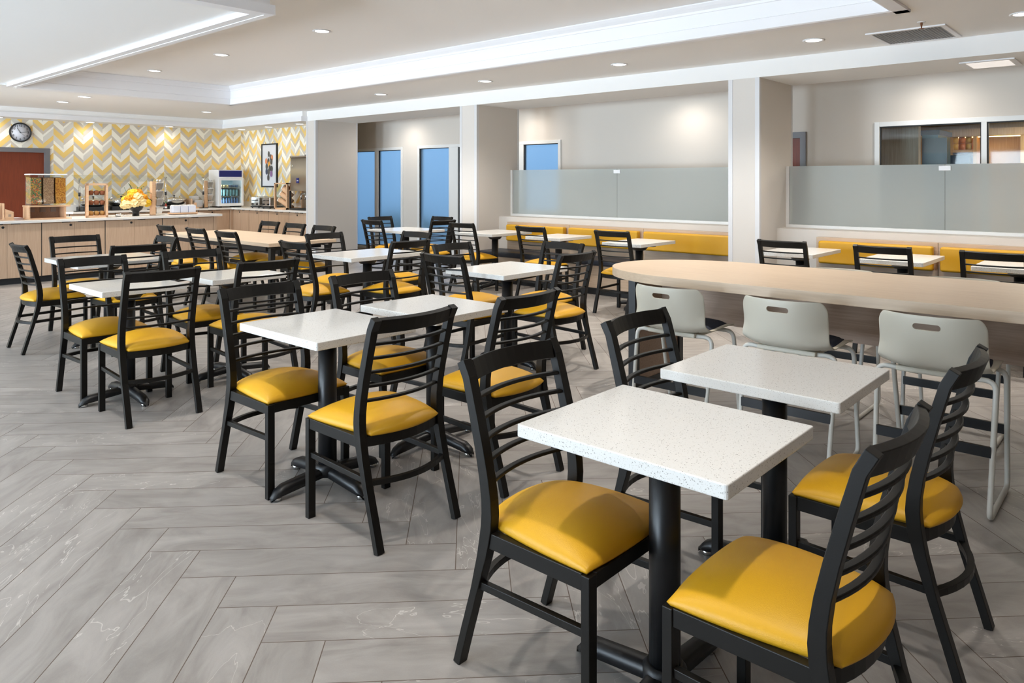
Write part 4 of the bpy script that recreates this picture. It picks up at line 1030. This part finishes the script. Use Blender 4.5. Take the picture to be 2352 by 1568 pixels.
# ------------------------------------------------------------------ snack shop behind the clear window
struct('wall_shop', MB().box(12.0, 12.15, -4, 4.0, 0, 2.6).box(XW+.14, 12.15, 3.2, 3.3, 0, 2.6).box(XW+.14, 12.15, -4, -3.9, 0, 2.6), 'warmwood', 'honey wood walls of the snack shop', 'wall')
struct('ceiling_shop', MB().box(XW+.14, 12.15, -4, 3.3, 2.3, 2.4), 'mesh_ceiling', 'olive mesh ceiling of the snack shop', 'ceiling')
struct('wall_screen', MB().box(10.14, 10.25, 2.3, 3.2, 0, 2.3), 'greywood', 'grey-washed wood partition in the snack shop', 'wall')
t = thing('drinks_cooler', 'tall dark glass-door cooler in the snack shop', 'cooler', (10.65, 2.12, 0))
MB().box(-.35, .35, .0, .175, 0, 2.02).obj('body', 'teal', t); MB().box(-.36, -.351, -.10, .17, .1, 1.98).obj('door', 'screen', t)
MB().box(-.36, .36, -.02, .2, 2.02, 2.08).obj('top', 'gasket', t)
t = thing('shop_shelf', 'honey wood wall shelf lit from within in the snack shop', 'shelf', (11.76, 1.4, 0))
MB().box(-.2, .2, -.02, .03, 0, 2.15).box(-.2, .2, .8, 1.2, 0, 2.15).box(-.2, .2, .52, .56, 0, 2.15).obj('upright', 'warmwood', t)
MB().box(-.22, .2, .56, 1.12, 1.835, 1.872).obj('shelf_board', 'warmwood', t); MB().box(-.22, .2, -1.4, 1.12, 2.05, 2.15).obj('header', 'warmwood', t); MB().box(.17, .2, -1.4, 1.12, 0, 2.1).obj('back_panel', 'warmwood', t)
MB().box(-.1, -.06, -1.3, 1.1, 2.04, 2.05).obj('light_strip', plain('warm_led', (1, .7, .3, 1), .5, emit=(1, .62, .22, 1), es=7), t)
tag(MB().box(11.5, 11.8, 1.98, 2.28, 1.45, 1.80).obj('microwave', 'screen', bevel=.01), 'dark square appliance below the lit snack shelf', 'appliance')
M['bagA'] = plain('orange_snack_bag', srgb(226, 130, 60), .35, var=.4); M['bagB'] = plain('yellow_snack_bag', srgb(236, 190, 80), .35, var=.4); M['boxA'] = plain('navy_snack_box', srgb(40, 50, 80), .5); M['boxB'] = plain('orange_snack_box', srgb(220, 140, 50), .5)
s0 = None
for k in range(6):
    row, col = divmod(k, 3); m = MB(); w, h = .034, .088
    m.rings([[(-.004, -w, 0), (.004, -w, 0), (.004, w, 0), (-.004, w, 0)], [(-.022, -w*1.05, h*.3), (.022, -w*1.05, h*.3), (.022, w*1.05, h*.3), (-.022, w*1.05, h*.3)], [(-.022, -w*1.05, h*.7), (.022, -w*1.05, h*.7), (.022, w*1.05, h*.7), (-.022, w*1.05, h*.7)], [(-.003, -w, h), (.003, -w, h), (.003, w, h), (-.003, w, h)]], True)
    o = m.obj('snack_bag', 'bagA' if (k+row) % 2 else 'bagB'); o.location = (11.62, 2.18-.08*col, 1.873+.089*row)
    lab = ('orange' if (k+row) % 2 else 'yellow')+' snack bag in the '+('upper' if row else 'lower')+' row on the lit shop shelf, '+('beside the navy boxes', 'in the middle', 'by the upright')[col]
    tag(o, lab, 'snack bag', 'snack bags on the lit shelf')
for k in range(3):
    for row in range(2):
        o = MB().box(-.03, .03, -.03, .03, 0, .045).obj('snack_box', 'boxA' if (k+row) % 2 == 0 else 'boxB', bevel=.003); o.location = (11.62, 2.40-.066*k, 1.873+.0455*row)
        tag(o, ('navy' if (k+row) % 2 == 0 else 'orange')+' snack box in the '+('upper' if row else 'lower')+' row on the lit shop shelf, '+('next to the cooler', 'in the middle', 'beside the bags')[k], 'snack box', 'snack boxes on the lit shelf')

# outside: paving and shrubs added to darken the frosted windows low down
tag(MB().box(XW+.3, 16, 7.0, 18, -.12, -.02).obj('ground', plain('pale_paving', srgb(120, 122, 120), .9)), 'added pale paving outside the frosted windows', 'ground', kind='structure')
sh = None
for k, (x, y, s_) in enumerate(((11.0, 12.6, .8), (11.3, 11.5, .7), (11.6, 14.2, .9))):
    m = MB(); rr = random.Random(k)
    for q in range(260):
        a, e, r = rr.uniform(0, 2*PI), rr.uniform(-.2, 1.5), s_*.5*rr.uniform(.75, 1)
        d = Vector((math.cos(a)*math.cos(e), math.sin(a)*math.cos(e), math.sin(e))); p = d*r+Vector((0, 0, .35*s_)); u = d.cross(Vector((.3, .2, 1))).normalized()*.06; v = d.cross(u).normalized()*.09
        m.add([p-u, p+v, p+u, p-v], [(0, 1, 2, 3)])
    t = thing('shrub', ['added shrub to darken the two-light window, nearest the mullion', 'added shrub to darken the two-light window, nearest the doorway', 'added shrub to darken the glass behind the coffee pier'][k], 'shrub', (x, y, -.02)); m.obj('foliage', 'leaf', t); MB().tube([(0, 0, 0), (0, 0, .4*s_)], .02, 6).obj('stem', 'oakD', t)

# ------------------------------------------------------------------ light
w = bpy.data.worlds.new('sky'); SC.world = w; w.use_nodes = True; nt = w.node_tree; bg = nt.nodes['Background']
tc = N(nt, 'ShaderNodeTexCoord'); sp = N(nt, 'ShaderNodeSeparateXYZ'); L(nt, tc.outputs['Generated'], sp.inputs[0])
cr = N(nt, 'ShaderNodeValToRGB'); cr.color_ramp.elements[0].position = .45; cr.color_ramp.elements[0].color = (.16, .26, .36, 1); cr.color_ramp.elements[1].position = .62; cr.color_ramp.elements[1].color = (.36, .60, .90, 1)
mp = N(nt, 'ShaderNodeMapRange'); mp.inputs[1].default_value = -1; mp.inputs[2].default_value = 1; L(nt, sp.outputs[2], mp.inputs[0]); L(nt, mp.outputs[0], cr.inputs['Fac']); L(nt, cr.outputs['Color'], bg.inputs['Color'])
bg.inputs['Strength'].default_value = 1.7
for a, b, z0, z1 in WIN_L:
    ld = bpy.data.lights.new('daylight', 'AREA'); ld.shape = 'RECTANGLE'; ld.size = b-a; ld.size_y = z1-z0; ld.energy = {2.0: 540, 6.4: 700, 10.8: 560}[a]; ld.color = (.74, .86, 1.0); ld.spread = R(140)
    lo = bpy.data.objects.new('daylight', ld); COL.objects.link(lo); lo.location = (XL-.25, (a+b)/2, (z0+z1)/2); lo.rotation_euler = (0, -PI/2-R(40), 0)
ld = bpy.data.lights.new('shop_lamp', 'AREA'); ld.size = 1.0; ld.energy = 60; ld.color = (1, .88, .72)
lo = bpy.data.objects.new('shop_lamp', ld); COL.objects.link(lo); lo.location = (10.4, .8, 2.28)

# ------------------------------------------------------------------ camera
cam = bpy.data.cameras.new('camera'); co = bpy.data.objects.new('camera', cam); COL.objects.link(co)
co.location = (0, 0, 1.44); co.rotation_euler = (PI/2, 0, R(41.7157-90)); cam.sensor_width = 36; cam.lens = 1688.7*36/2352
cam.shift_y = -(784-416.76)/2352; cam.clip_start = .05
SC.camera = co
vs = SC.view_settings; vs.view_transform = 'Standard'; vs.look = 'None'; vs.gamma = 1; vs.exposure = 0.06; vs.use_curve_mapping = False
SC.cycles.use_denoising = True
SC.cycles.max_bounces = 14; SC.cycles.diffuse_bounces = 10; SC.cycles.transparent_max_bounces = 16; SC.cycles.transmission_bounces = 8; SC.cycles.sample_clamp_indirect = 8
SC.cycles.caustics_reflective = False; SC.cycles.caustics_refractive = False
